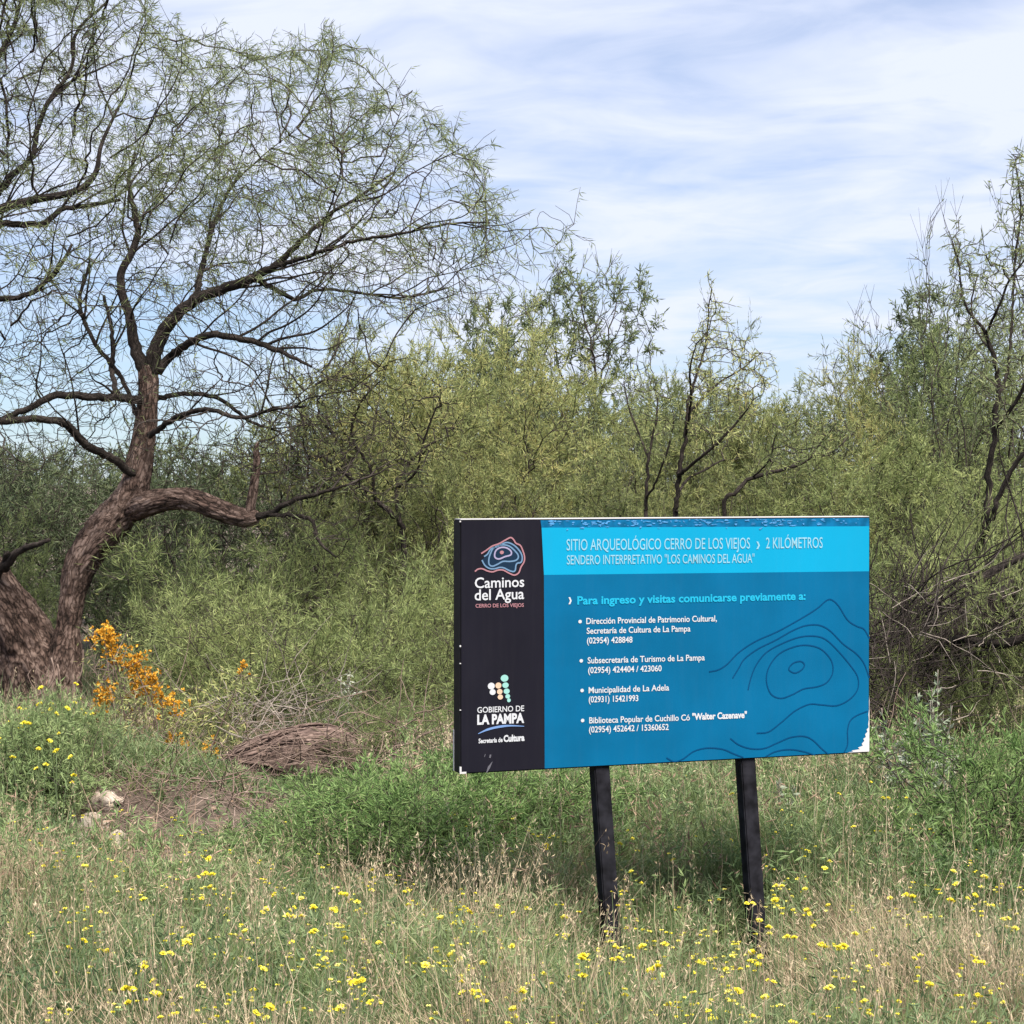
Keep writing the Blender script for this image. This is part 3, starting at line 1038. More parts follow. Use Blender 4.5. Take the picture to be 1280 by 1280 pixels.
for k, (kind, pts) in enumerate(LIMBS):
    P, R = limb3(pts, TD)
    P = P - torg
    R = R * (.84 if kind == 'limb' else .94)
    if kind == 'trunk':
        P[0, 2] = -0.15
    big = kind != 'limb' or R.max() > 0.09
    SP, SR = smooth_path(P, R, 0.016 if kind != 'limb' else 0.05)
    if not big:
        SP = SP + 0.22 * np.minimum(SR, .03)[:, None] * r1.normal(size=SP.shape)
    if kind in ('trunk', 'bough'):
        tube(trunk_acc, SP, SR, 96, 0.40, 100 + k, lscale=5.5)
    else:
        tube(limb_acc, SP, SR, 24 if big else 10, 0.22 if big else 0.14, 100 + k, lscale=9)
    CP, CR = smooth_path(P, R, 0.14)
    n = len(CP)
    # growth may only leave the thinner outer part of a limb
    np_.append(CP)
    pr = np.arange(off - 1, off + n - 1)
    pr[0] = -1
    npar.append(pr)
    nrm_.append(CR)
    off += n
sec = Acc()
src_l = [(k, limb3(p, TD)) for k, (kd, p) in enumerate(LIMBS) if kd == 'limb']
for k, (P, R) in src_l:
    if k in (9, 10, 11, 23, 24, 25):
        continue
    SP, SR = smooth_path(P - torg, R, 0.1)
    L_ = len(SP) * .1
    for q in range(int(L_ * (3.4 if SP[:, 2].max() > 3.6 else 2.2))):
        i = int(len(SP) * r1.uniform(.22, .98))
        i = min(i, len(SP) - 2)
        tg = unit(SP[i + 1] - SP[i])
        d = unit(tg * .7 + np.array([.38, 0, .42]) + r1.normal(0, .42, 3))
        ln = r1.uniform(.55, 1.35)
        pts = [SP[i]]
        m = 8
        sgn = r1.normal(0, 1, 3)
        for j in range(m):
            d = unit(d + r1.normal(0, .16, 3) + np.array([.05, 0, .06]))
            pts.append(pts[-1] + d * ln / m)
        pts = np.array(pts)
        r0 = min(SR[i] * .6, r1.uniform(.008, .016))
        QP, QR = smooth_path(pts, np.linspace(r0, .0035, m + 1), .05)
        tube(sec, QP, QR, 6, 0)
        CP = pts
        n = len(CP)
        np_.append(CP)
        pr = np.arange(off - 1, off + n - 1)
        pr[0] = -1
        npar.append(pr)
        nrm_.append(np.linspace(r0, .0035, m + 1))
        off += n
obj('secondary_limbs', sec.mesh('secondary_limbs', True), M_limb, tree)
NP, NPAR, NR = np.concatenate(np_), np.concatenate(npar), np.concatenate(nrm_)
thin = NR < 0.055
trunk = obj('trunk', trunk_acc.mesh('trunk', True), M_bark, tree)
limbs = obj('limbs', limb_acc.mesh('limbs', True), M_limb, tree)


def in_poly(poly, n, r):
    """Random pixel points inside a traced outline."""
    poly = np.asarray(poly, float)
    lo, hi = poly.min(0), poly.max(0)
    out = []
    c = 0
    x1, y1 = poly[:, 0], poly[:, 1]
    x2, y2 = np.roll(x1, -1), np.roll(y1, -1)
    while c < n:
        p = lo + r.random((n * 2, 2)) * (hi - lo)
        cr = ((y1[None] > p[:, 1:]) != (y2[None] > p[:, 1:])) & (p[:, :1] < (x2 - x1)[None] * (p[:, 1:] - y1[None]) / (y2 - y1 + 1e-9)[None] + x1[None])
        p = p[cr.sum(1) % 2 == 1]
        out.append(p)
        c += len(p)
    return np.concatenate(out)[:n]


crown = [(-220, -120), (-100, -200), (60, -160), (150, -60), (190, -10), (200, 20), (215, 45), (280, 55), (345, 65), (385, 60), (402, 30), (420, 45), (445, 75), (450, 110), (490, 105), (522, 92), (535, 150), (590, 180),
         (612, 200), (602, 240), (650, 290), (690, 290), (722, 276), (730, 312), (690, 320), (640, 338), (600, 385), (500, 405), (400, 440), (340, 470), (300, 480), (225, 470), (200, 430), (160, 440), (130, 470), (-60, 520), (-220, 420)]
NA = 9000
pp = in_poly(crown, NA, r1)
dd = TD + np.clip(r1.normal(0, 1.15, NA), -2.4, 2.4)
at1 = at(pp[:, 0], pp[:, 1], dd) - torg
cl_ = fnoise(np.stack([at1[:, 0] * 1.5 - at1[:, 2] * .5, at1[:, 1] * 1.1, at1[:, 2] * 1.6 + at1[:, 0] * .5], -1) + 50, 41, 2)
ed_ = np.min(np.hypot(pp[:, None, 0] - np.repeat(np.array(crown), 1, 0)[None, :, 0], pp[:, None, 1] - np.array(crown)[None, :, 1]), 1)
keep_ = (cl_ > .50) | ((r1.random(NA) < .34) & (ed_ > 70))
at1 = at1[keep_]
low = [(-60, 520), (130, 470), (200, 470), (300, 480), (420, 430), (470, 470), (400, 560), (440, 610), (330, 600), (250, 590), (200, 575), (120, 580), (0, 600)]
pp2 = in_poly(low, 800, r1)
at2 = at(pp2[:, 0], pp2[:, 1], TD + r1.normal(-.3, 0.8, 800)) - torg
pp3 = in_poly([(330, 560), (420, 500), (500, 530), (520, 600), (470, 650), (420, 690), (350, 670)], 420, r1)
at3 = at(pp3[:, 0], pp3[:, 1], TD - .9 + r1.normal(0, .35, 420)) - torg
GP, GPAR = grow(NP, NPAR, np.vstack([at1, at2, at3]), 0.11, 1.2, 0.125, r1, (0.30, 0, 0.18), 0.22, 150)
GR, gk = radii(GP, GPAR, 0.0033, 2.15)
GR = np.minimum(GR, 0.028)
# shoots leave a traced limb from its surface
br = Acc()
sk = np.zeros(len(GP), bool)
sk[:len(NP)] = True
skeleton(br, GP, GPAR, GR, len(NP))
tips = np.where((gk == 0) & (np.arange(len(GP)) >= len(NP)))[0]
td_ = unit(GP[tips] - GP[GPAR[tips]])
# thin end shoots
for rep in range(2):
    d1 = unit(td_ + r1.normal(0, 0.5, td_.shape) + np.array([0.15, 0, 0.15]))
    e1 = GP[tips] + d1 * r1.uniform(0.08, 0.2, (len(tips), 1))
    prisms(br, GP[tips], e1, 0.0032, 0.0024, 3)
    d2 = unit(d1 + r1.normal(0, 0.4, td_.shape))
    e2 = e1 + d2 * r1.uniform(0.06, 0.16, (len(tips), 1))
    prisms(br, e1, e2, 0.0026, 0.0018, 3)
    if rep == 0:
        E1, E2, D2 = e1, e2, d2
obj('branches', br.mesh('branches', True), M_twig, tree)
lf = Acc()
z_ = GP[:, 2]
xs = GP[:, 0] + torg[0]
prob = np.clip((z_ - 3.6) / 2.0, 0.05, 0.95)
clump = fnoise(np.stack([GP[:, 0] * 1.5 - GP[:, 2] * .5, GP[:, 1] * 1.1, GP[:, 2] * 1.6 + GP[:, 0] * .5], -1) + 50, 41, 2)
prob = prob * np.clip((clump - 0.48) * 9, 0.05, 1.0)
cpx = at(180, 150, TD) - torg
prob = np.maximum(prob, np.clip(1.15 - np.linalg.norm((GP - cpx) * [1, .5, 1], axis=1) / 0.75, 0, 1))
for tp in range(3):
    m = (GR < 0.0075) & (np.arange(len(GP)) >= len(NP)) & (r1.random(len(GP)) < prob)
    idx = np.where(m)[0]
    for j in range(3):
        d = unit(GP[idx] - GP[GPAR[idx]]) * 0.5 + r1.normal(0, 0.65, (len(idx), 3)) + np.array([0.25, 0, -0.25])
        p = GP[idx] - (GP[idx] - GP[GPAR[idx]]) * r1.random((len(idx), 1))
        leaves(lf, p, d, r1.uniform(0.07, 0.17, len(idx)), r1.uniform(0.0065, 0.0115, len(idx)), r1, curl=0.06)
tprob = np.maximum(prob[tips], 0.16)
for j in range(24):
    m = r1.random(len(tips)) < tprob
    s_ = r1.random((m.sum(), 1))
    p = np.where(s_ < .5, GP[tips][m] + (E1[m] - GP[tips][m]) * s_ * 2, E1[m] + (E2[m] - E1[m]) * (s_ * 2 - 1))
    d = D2[m] * 0.4 + r1.normal(0, 0.55, (m.sum(), 3)) + np.array([0.35, 0, -0.45])
    leaves(lf, p, d, r1.uniform(0.05, 0.13, m.sum()), r1.uniform(0.006, 0.0095, m.sum()), r1, curl=0.06)
obj('foliage', lf.mesh('foliage'), F_calden, tree)

# bare vine stems hanging at the foot of the trunk
vine = Acc()
for pts in ([(64, 822), (68, 840), (64, 856), (46, 870), (18, 874)], [(104, 812), (102, 840), (88, 868), (72, 890)], [(72, 830), (76, 860), (74, 890)], [(40, 878), (44, 900), (48, 920)]):
    P, R = limb3([(x, y, 1.1, -.75) for x, y in pts], TD)
    SP, SR = smooth_path(P, R, 0.05)
    tube(vine, SP - torg, SR, 5)
obj('vine_stems', vine.mesh('vine_stems', True), M_brown, tree)

# ------------------------------------------------------------------ bushes and small trees: kinds
def lobes_cloud(n, h, w, r, nl=9, low=0.12, top=0.5, shell=0.35):
    """Attraction points filling an uneven crown made of several lobes: height h, width w."""
    cs, rs = [], []
    for i in range(nl):
        a_ = r.uniform(0, 2 * math.pi)
        q = math.sqrt(r.random()) * 0.5 * w * 0.72
        zc = h * r.uniform(low + 0.12, 0.80)
        cs.append((q * math.cos(a_), q * math.sin(a_), zc))
        rs.append((w * r.uniform(0.14, 0.26), h * r.uniform(0.12, 0.22)))
    cs.append((0, 0, h * top))
    rs.append((w * 0.3, h * 0.4))
    k = r.integers(0, len(cs), n)
    v = unit(r.normal(size=(n, 3))) * (r.random((n, 1)) ** shell)
    c = np.array(cs)[k]
    q = np.array(rs)[k]
    P = c + v * np.stack([q[:, 0], q[:, 0], q[:, 1]], -1)
    P[:, 2] = np.clip(P[:, 2], 0.05, None)
    return P


def make_plant(seed, h, w, na, step, leaf_n, leaf_l, leaf_w, trop=(0, 0, .1), stems=5, droop=-0.1, follow=0.7, low=0.12, tipr=0.003, jit=.25, nl=9,
               leaf_r=0.010, shoot=(0.12, 0.3), nshoot=2, spread=0.6, top=0.5, shell=.35, bare=0.0, cloud=None, gap=0.0):
    """Returns (branch mesh, foliage mesh) in local coordinates, foot at the origin."""
    r = np.random.default_rng(seed)
    A = lobes_cloud(na, h, w, r, nl, low, top, shell) if cloud is None else cloud(r)
    P0, par0 = [np.array([0, 0, -0.05])], [-1]
    for s in range(stems):
        a_ = 2 * math.pi * s / stems + r.uniform(-.5, .5)
        b = np.array([math.cos(a_), math.sin(a_), 0]) * w * 0.03
        d = unit(np.array([math.cos(a_) * .5, math.sin(a_) * .5, 1.0]))
        prev = 0
        for k in range(3):
            P0.append(b + d * step * k)
            par0.append(prev)
            prev = len(P0) - 1
    P, par = grow(np.array(P0), np.array(par0), A, step, max(h, w) * 0.6, step * 1.25, r, trop, jit, 120)
    R, kids = radii(P, par, tipr, 2.3)
    acc = Acc()
    skeleton(acc, P, par, R, 1)
    tips = np.where(kids == 0)[0]
    tips = tips[par[tips] >= 0]
    dirs = np.zeros_like(P)
    dirs[1:] = unit(P[1:] - P[np.maximum(par[1:], 0)])
    la = Acc()
    lobe_keep = np.ones(len(P))
    if gap > 0:
        lobe_keep = np.clip((fnoise(P * (5.2 / max(h, 1.3)) + 13, seed, 2) - gap) * 9, 0.07, 1)
    shoots_a, shoots_d, shoots_l = [], [], []
    for k in range(nshoot):
        d = unit(dirs[tips] * 0.9 + r.normal(0, 0.45, (len(tips), 3)) + np.array(trop) * 1.5)
        L = r.uniform(*shoot, len(tips))
        e = P[tips] + d * L[:, None]
        prisms(acc, P[tips], e, tipr * 0.95, tipr * 0.5, 3)
        shoots_a.append(P[tips])
        shoots_d.append(d)
        shoots_l.append(L)
    SA, SD, SL = np.concatenate(shoots_a), np.concatenate(shoots_d), np.concatenate(shoots_l)
    keep_s = np.concatenate([lobe_keep[tips]] * nshoot)
    # leaves along the shoots and along the thin wood
    for k in range(leaf_n):
        m = r.random(len(SA)) < keep_s * (1 - bare)
        t = r.random((m.sum(), 1))
        p = SA[m] + SD[m] * SL[m][:, None] * t
        d = SD[m] * follow + r.normal(0, spread, (m.sum(), 3)) + np.array([0, 0, droop])
        leaves(la, p, d, leaf_l * r.uniform(.5, 1.7, m.sum()), leaf_w * r.uniform(.7, 1.3, m.sum()), r, curl=.05)
    wood = np.where((R < leaf_r) & (par >= 0))[0]
    for k in range(max(1, leaf_n // 2)):
        m = r.random(len(wood)) < lobe_keep[wood] * (1 - bare) * 0.8
        i = wood[m]
        p = P[i] - (P[i] - P[par[i]]) * r.random((len(i), 1))
        d = dirs[i] * follow + r.normal(0, spread, (len(i), 3)) + np.array([0, 0, droop])
        leaves(la, p, d, leaf_l * r.uniform(.5, 1.7, len(i)), leaf_w * r.uniform(.7, 1.3, len(i)), r, curl=.05)
    return acc.mesh('branches', True), la.mesh('foliage')


K = {}
K['olive'] = [make_plant(31 + i, 3.9, 3.0, 1300, 0.13, 24, 0.062, 0.0095, (0.03, 0, .22), 6, -0.05, 0.8, 0.06, .0035, .3, 13, shoot=(.15, .40), nshoot=5, spread=.6, gap=.37) for i in range(3)]
K['feather'] = [make_plant(51 + i, 2.0, 2.4, 1200, 0.09, 20, 0.080, 0.0070, (0, 0, .18), 9, -0.02, 1.0, 0.02, .0028, .25, 13, shoot=(.2, .45), nshoot=4, spread=.5, gap=.41) for i in range(3)]
K['lush'] = [make_plant(71 + i, 1.0, 1.7, 1500, 0.06, 13, 0.050, 0.009, (0, 0, .10), 12, 0.0, 0.9, 0.0, .0022, .25, 14, shoot=(.10, .26), nshoot=4, spread=.5, gap=.22) for i in range(2)]
K['windswept'] = [make_plant(81 + i, 5.6, 2.7, 1500, 0.16, 24, 0.10, 0.022, (0.22, 0, .18), 3, -0.12, 0.6, 0.15, .005, .28, 14, shoot=(.15, .40), nshoot=4, spread=.7, gap=.42) for i in range(2)]
K['dark'] = [make_plant(91 + i, 3.0, 3.0, 700, 0.16, 10, 0.10, 0.020, (0, 0, .12), 6, -0.05, 0.7, 0.06, .004, .25, 10, shoot=(.15, .4), nshoot=4, spread=.6, gap=.28) for i in range(2)]
K['spire'] = [make_plant(101 + i, 4.6, 1.7, 420, 0.15, 8, 0.08, 0.013, (0.02, 0, .30), 4, -0.1, 0.6, 0.18, .0035, .45, 9, shoot=(.15, .4), nshoot=3, spread=.6, gap=.42) for i in range(2)]


def place(name, kind, i, px, d, label, cat, leaf, wood=M_twig, rz=0.0, sc=1.0, group=None, dz=0.0, top=None):
    """top: pixel height the crown should reach; sets the vertical scale."""
    bm_, fm_ = K[kind][i % len(K[kind])]
    p = gpt(px, d)
    e = thing(name, label, cat, (p[0], p[1], gz(p[0:1], p[1:2])[0] + dz), rz, group, sc)
    for nm, me, mat in (('branches', bm_, wood), ('foliage', fm_, leaf)):
        o = bpy.data.objects.new(nm, me)
        COL.objects.link(o)
        if not me.materials:
            me.materials.append(mat)
        o.material_slots[0].link = 'OBJECT'
        o.material_slots[0].material = mat
        o.parent = e
    if top is not None:
        hz = EYE + (600 - top) / FPX * d
        bb = np.array([v.co.z for v in fm_.vertices]) if not hasattr(place, 'h') or fm_.name not in place.h else None
        if not hasattr(place, 'h'):
            place.h = {}
        if fm_.name not in place.h:
            place.h[fm_.name] = float(np.percentile(bb, 99))
        s = hz / place.h[fm_.name]
        w_ = sc if isinstance(sc, (int, float)) else sc[0]
        e.scale = (w_, w_, s)
    return e


# far thicket closing the view behind everything
fr = np.random.default_rng(3)
fx = 0
for row, (d, tops, n) in enumerate(((40, (540, 590), 13), (33, (545, 600), 11), (27.5, (560, 625), 9))):
    for k in range(n):
        px = -120 + (k + 0.5 + fr.uniform(-.3, .3)) * 1520 / n
        t = fr.uniform(*tops)
        if px < 420:
            t = max(t, 560)
        elif row < 2:
            t -= 70
        place('thicket_shrub', 'dark', k + row, px, d, 'dense dark green shrub in the thicket far behind the sign', 'shrub', F_dark if row != 1 or px < 430 else F_mid, rz=fr.uniform(0, 6.28),
              sc=fr.uniform(1.0, 1.35), group='shrubs in the far thicket', top=t)

# trees and tall shrubs behind the sign, back to front
place('windswept_tree', 'windswept', 0, 738, 31, 'tall bluish green windswept tree rising above the thicket behind the sign', 'tree', F_mid, rz=0.3, sc=.95, top=338)
place('windswept_tree', 'windswept', 1, 640, 30, 'dark green windswept tree with a lower rounded top behind the olive shrubs', 'tree', F_mid, rz=0.8, sc=.8, top=380)
place('windswept_tree', 'windswept', 1, 1180, 29, 'grey green upright tree behind the tall right-hand trees with its top fading into twigs', 'tree', F_mid, rz=0.9, sc=.9, top=365)
TALL = [
    (450, 24.5, 'olive', 0, 425, 1.1, F_olive, 'olive green tall shrub whose crown meets the tips of the leaning tree', .4),
    (545, 25.0, 'olive', 1, 392, 1.2, F_olive, 'tallest olive shrub, dome-topped, left of the windswept tree', 1.6),
    (640, 24.0, 'olive', 2, 428, 1.05, F_olive, 'yellowish olive shrub directly above the black end of the sign', 3.0),
    (500, 23.0, 'olive', 2, 445, 1.0, F_olive, 'rounded olive shrub in front of the tallest one, right of the leaning tree', 2.9),
    (590, 22.8, 'olive', 0, 455, 1.0, F_olive, 'rounded yellow green shrub left above the black end of the sign', 5.0),
    (735, 26.0, 'olive', 0, 480, .9, F_mid, 'grey green shrub under the windswept tree', 2.2),
    (810, 24.0, 'olive', 1, 480, .85, F_olive, 'yellow green shrub with a pale top left of the bare branched tree', 4.4),
    (905, 25.0, 'olive', 2, 478, .95, F_olive, 'olive shrub standing behind the bare branched tree', .9),
    (985, 24.0, 'olive', 0, 490, .9, F_olive, 'golden olive shrub in the dip of the skyline above the sign', 5.2),
    (1065, 23.5, 'olive', 1, 455, .95, F_olive, 'olive shrub above the right end of the sign', 2.7),
    (1150, 24.5, 'olive', 2, 425, 1.0, F_green, 'tall green shrub behind the forked slender tree', 4.0),
    (1250, 23.0, 'olive', 0, 420, 1.0, F_green, 'tall green shrub filling the right edge behind the slender tree', .2),
    (1010, 20.5, 'olive', 2, 560, .75, F_olive, 'low olive shrub just behind the right half of the sign', 1.1),
    (1120, 19.5, 'olive', 1, 560, .8, F_green, 'loose green shrub right of the sign with dark bare stems', 3.6),
    (1230, 20.0, 'olive', 0, 560, .8, F_green, 'loose green shrub at the foot of the slender right-hand tree', 5.5),
    (880, 20.5, 'olive', 1, 575, .7, F_olive, 'low olive shrub behind the middle of the sign', 2.0),
    (745, 21.0, 'olive', 2, 580, .7, F_olive, 'low olive shrub behind the left part of the sign', 4.9),
    (600, 21.0, 'olive', 0, 560, .75, F_olive, 'low olive shrub behind the black end of the sign', 3.3),
    (480, 21.5, 'olive', 1, 575, .75, F_olive, 'low olive shrub with dark branches behind the broken limb of the leaning tree', .7),
]
for px, d, kd, i, top, sc, leaf, lab, rz in TALL:
    place('olive_shrub', kd, i, px, d, lab, 'shrub', leaf, rz=rz, sc=sc, top=top)
for px, d, i, top, sc, lab, rz in (
    (1195, 21.5, 0, 300, .7, 'thin spire-like tree with wispy top left of the frame edge', 0.5),
    (1130, 23.5, 1, 385, .9, 'short thin tree with upright twiggy tips above the right shrubs', 1.9),
    (1285, 21.0, 1, 195, .8, 'tallest thin tree at the right edge with wispy leaning tip', 3.1),
    (1060, 24.5, 0, 420, .8, 'small twiggy tree standing over the right end of the sign', 4.0),
    (905, 24.0, 1, 380, .55, 'small wispy tree tip rising behind the bare branched tree', 5.0)):
    place('spire_tree', 'spire', i, px, d, lab, 'tree', F_mid, rz=rz, sc=sc, top=top)
for px, d, i, top, lab, rz in ((30, 27, 0, 560, 'dark evergreen shrub behind the leaning tree near the left edge', .3), (140, 28, 1, 575, 'dark evergreen shrub seen behind the trunk fork of the leaning tree', 1.5),
                               (255, 26, 0, 545, 'dark evergreen shrub right of the trunk under the leaning tree crown', 2.6), (350, 25, 1, 520, 'dark evergreen shrub behind the pale broken stub of the leaning tree', 4.2)):
    place('evergreen_shrub', 'dark', i, px, d, lab, 'shrub', F_dark, rz=rz, sc=.85, top=top)
for px, d, i, top, sc, lab, rz in (
    (215, 20.6, 0, 665, .72, 'feathery green bush right behind the leaning trunk', .2),
    (285, 18.8, 1, 670, .95, 'feathery green bush under the broken horizontal limb', 1.3),
    (390, 19.2, 2, 655, 1.0, 'large feathery green bush in the gap between tree and sign', 2.4),
    (500, 18.6, 0, 665, .95, 'feathery green bush touching the black end of the sign', 3.7),
    (340, 17.0, 2, 745, .8, 'lower feathery bush in front of the larger ones above the rotten log', 4.4),
    (450, 16.6, 1, 760, .75, 'lower olive tinged feathery bush between the log and the sign', 5.3),
    (240, 17.8, 1, 745, .5, 'small feathery bush beside the orange flowers', .9),
    (560, 17.0, 2, 740, .7, 'feathery bush half hidden behind the black end of the sign', 1.1),
    (-20, 22, 0, 640, .9, 'feathery bush at the left edge behind the leaning stem', 2.0),
    (520, 14.9, 0, 850, .55, 'small feathery bush leaning toward the lower black corner of the sign', 3.1),
    (470, 15.7, 1, 850, .5, 'small olive tinged bush right above the end of the rotten log', .4),
    (255, 16.6, 2, 850, .5, 'small feathery bush between the orange flowers and the log', 4.1),
    (1130, 16.5, 1, 690, .85, 'grey green feathery bush right of the sign', .6),
    (1230, 16.8, 2, 660, .9, 'grey green feathery bush at the right edge behind the fallen branches', 2.9),
    (1150, 14.9, 2, 800, .36, 'small grey green bush among the dead branches right of the board', 2.2),
    (1235, 14.8, 0, 770, .40, 'small grey green bush in front of the fallen trunk', 4.9),
    (1290, 15.0, 1, 720, .6, 'grey green bush cut by the right edge above the fallen trunk', 1.7),
    (640, 14.2, 1, 925, .55, 'dark shade-toned feathery bush behind the left post, under the black part of the board', .3),
    (750, 14.6, 2, 920, .55, 'dark shade-toned feathery bush filling the gap right of the left post', 1.6),
    (860, 14.1, 0, 930, .55, 'dark shade-toned feathery bush in the gap between the posts', 2.8),
    (965, 14.7, 1, 920, .55, 'dark shade-toned feathery bush behind the right post', 4.0),
    (1065, 14.3, 2, 915, .55, 'dark shade-toned feathery bush right of the right post under the chipped corner', 5.1),
    (690, 17.5, 0, 760, .8, 'feathery bush behind the sign, showing beneath the board', 3.9),
    (830, 17.5, 1, 770, .8, 'feathery bush behind the middle of the board', 4.8),
    (960, 17.0, 2, 760, .8, 'feathery bush behind the right half of the board', 5.9)):
    place('feathery_bush', 'feather', i, px, d, lab, 'bush', F_dark if lab.startswith('dark') else F_green, rz=rz, sc=sc, top=top)  # dark ones carry the shade beneath the board in their leaf colour
for px, d, i, top, sc, lab, rz in (
    (450, 11.7, 0, 985, .86, 'low lush green bush left of the sign posts', 0.0),
    (560, 11.2, 1, 945, .98, 'lush green bush under the black corner of the sign', 1.2),
    (500, 10.9, 0, 965, .95, 'broad lush green bush left of the black corner of the sign', 3.6),
    (665, 11.5, 0, 968, .86, 'lush green bush growing behind the left sign post', 2.2),
    (1175, 11.4, 1, 1020, .80, 'lush green bush right of the sign, lower one', 3.1),
    (1262, 11.0, 0, 900, 1.0, 'tall lush green bush at the right edge', 4.3),
    (1215, 10.3, 1, 1050, .65, 'small lush green bush in front at the right edge', 5.0),
    (10, 13.2, 0, 890, .74, 'lush green clump below the leaning trunk at the left edge', 2.5),
    (72, 13.3, 1, 915, .42, 'cool green clump right of the larger one below the leaning trunk', 1.4),
    (735, 12.4, 1, 990, .5, 'cool green weedy bush between the two posts near the left one', 2.9),
    (860, 12.8, 0, 980, .55, 'cool green weedy bush in the middle between the two posts', 3.8),
    (1005, 12.3, 1, 975, .5, 'cool green weedy bush right of the right post below the board', .5),
    (1050, 13.4, 0, 975, .42, 'cool green weedy bush beneath the chipped corner of the board', 1.8),
    (300, 12.7, 1, 1040, .42, 'small cool green weed clump in front of the rotten log', 5.2),
    (165, 14.9, 0, 960, .4, 'small cool green weed clump on the bank beneath the orange flowers', 4.6)):
    place('green_bush', 'lush', i, px, d, lab, 'bush', F_forb if lab.startswith(('cool', 'small cool')) or px < 100 else F_lush, rz=rz, sc=sc, top=top)


# trees traced limb by limb
def traced_tree(name, label, d, limbs, attr_poly, na, leaf, seed, leafp=0.5, depth=0.7, leaf_l=0.08, step=0.11, tip=0.003, cap=0.02):
    r = np.random.default_rng(seed)
    b0 = at(limbs[0][0][0], limbs[0][0][1], d)
    e = thing(name, label, 'tree', (b0[0], b0[1], gz(b0[0:1], b0[1:2])[0]))
    org = np.array(e.location)
    tk = Acc()
    ps, prs, off = [], [], 0
    for li, L in enumerate(limbs):
        P, R = limb3(L, d)
        R = R * .62
        P = P - org
        if li == 0:
            P = np.vstack([[P[0, 0], P[0, 1], -0.05], P])
            R = np.concatenate([[R[0] * 1.2], R])
        SP, SR = smooth_path(P, R, 0.05)
        SP = SP + 0.35 * np.minimum(SR, .03)[:, None] * r.normal(size=SP.shape)
        tube(tk, SP, SR, 8, 0.2, seed + li, lscale=7)
        CP, _ = smooth_path(P, R, 0.15)
        ps.append(CP)
        pr = np.arange(off - 1, off + len(CP) - 1)
        pr[0] = -1
        prs.append(pr)
        off += len(CP)
    obj('trunk', tk.mesh('trunk', True), M_limb, e)
    N0 = np.concatenate(ps)
    A = in_poly(attr_poly, na, r)
    A = at(A[:, 0], A[:, 1], d + np.clip(r.normal(0, depth, na), -2 * depth, 2 * depth)) - org
    P, par = grow(N0, np.concatenate(prs), A, step, 0.9, step * 1.3, r, (0.05, 0, .2), .4, 90)
    R, kids = radii(P, par, tip, 2.5)
    R = np.minimum(R, cap)
    ba, la = Acc(), Acc()
    skeleton(ba, P, par, R, len(N0))
    idx = np.where((np.arange(len(P)) >= len(N0)) & (R < 0.008))[0]
    dirs = unit(P[idx] - P[par[idx]])
    for k in range(8):
        m = r.random(len(idx)) < leafp
        i = idx[m]
        p = P[i] - (P[i] - P[par[i]]) * r.random((len(i), 1))
        leaves(la, p, dirs[m] * .5 + r.normal(0, .7, (len(i), 3)) + [0.15, 0, -.1], leaf_l * r.uniform(.5, 1.3, len(i)), 0.010 * r.uniform(.7, 1.3, len(i)), r, curl=.06)
    obj('branches', ba.mesh('branches', True), M_limb if cap > .02 else M_twig, e)
    obj('foliage', la.mesh('foliage'), leaf, e)
    return e


traced_tree('bare_branched_tree', 'slender tree with bare dark forked branches behind the middle of the sign', 19.8,
            [[(842, 665, 6), (845, 637, 5.5), (849, 592, 5), (858, 540, 4.2), (860, 510, 3.6), (866, 482, 3), (876, 452, 2.4), (884, 420, 2), (886, 385, 1.5), (890, 362, 1)],
             [(848, 594, 4), (868, 578, 3.4, -.2), (892, 558, 3, -.4), (924, 525, 2.2, -.5), (942, 499, 1.3, -.6)],
             [(860, 517, 3, .1), (878, 498, 2.6, .3), (900, 478, 2.1, .4), (926, 462, 1.6, .5), (952, 441, 1, .6)],
             [(857, 545, 2.6, 0), (864, 500, 2.4, -.3), (862, 465, 2, -.5), (870, 430, 1.3, -.6)],
             [(846, 620, 3, 0), (858, 600, 2.6, .3), (880, 588, 2.3, .4), (905, 575, 1.6, .5)]],
            [(850, 560), (845, 470), (868, 400), (885, 355), (905, 375), (925, 430), (965, 440), (975, 470), (950, 520), (930, 560)], 900, F_olive, 301, 0.45, 0.55)
traced_tree('thin_forked_sapling', 'thin dark twin stemmed sapling left of the bare branched tree', 19.5,
            [[(808, 660, 4), (807, 637, 3.8), (810, 590, 3.2), (812, 560, 2.8), (820, 530, 2.2), (822, 500, 1.5)], [(811, 575, 2.4), (800, 545, 2.2, .1), (786, 510, 1.7, .2), (780, 480, 1.1, .3)],
             [(808, 625, 2.4), (825, 590, 2.2, -.2), (838, 550, 1.8, -.3), (843, 520, 1.1, -.4)]],
            [(790, 560), (770, 470), (800, 450), (840, 470), (850, 540), (820, 580)], 220, F_olive, 302, 0.6, 0.5)
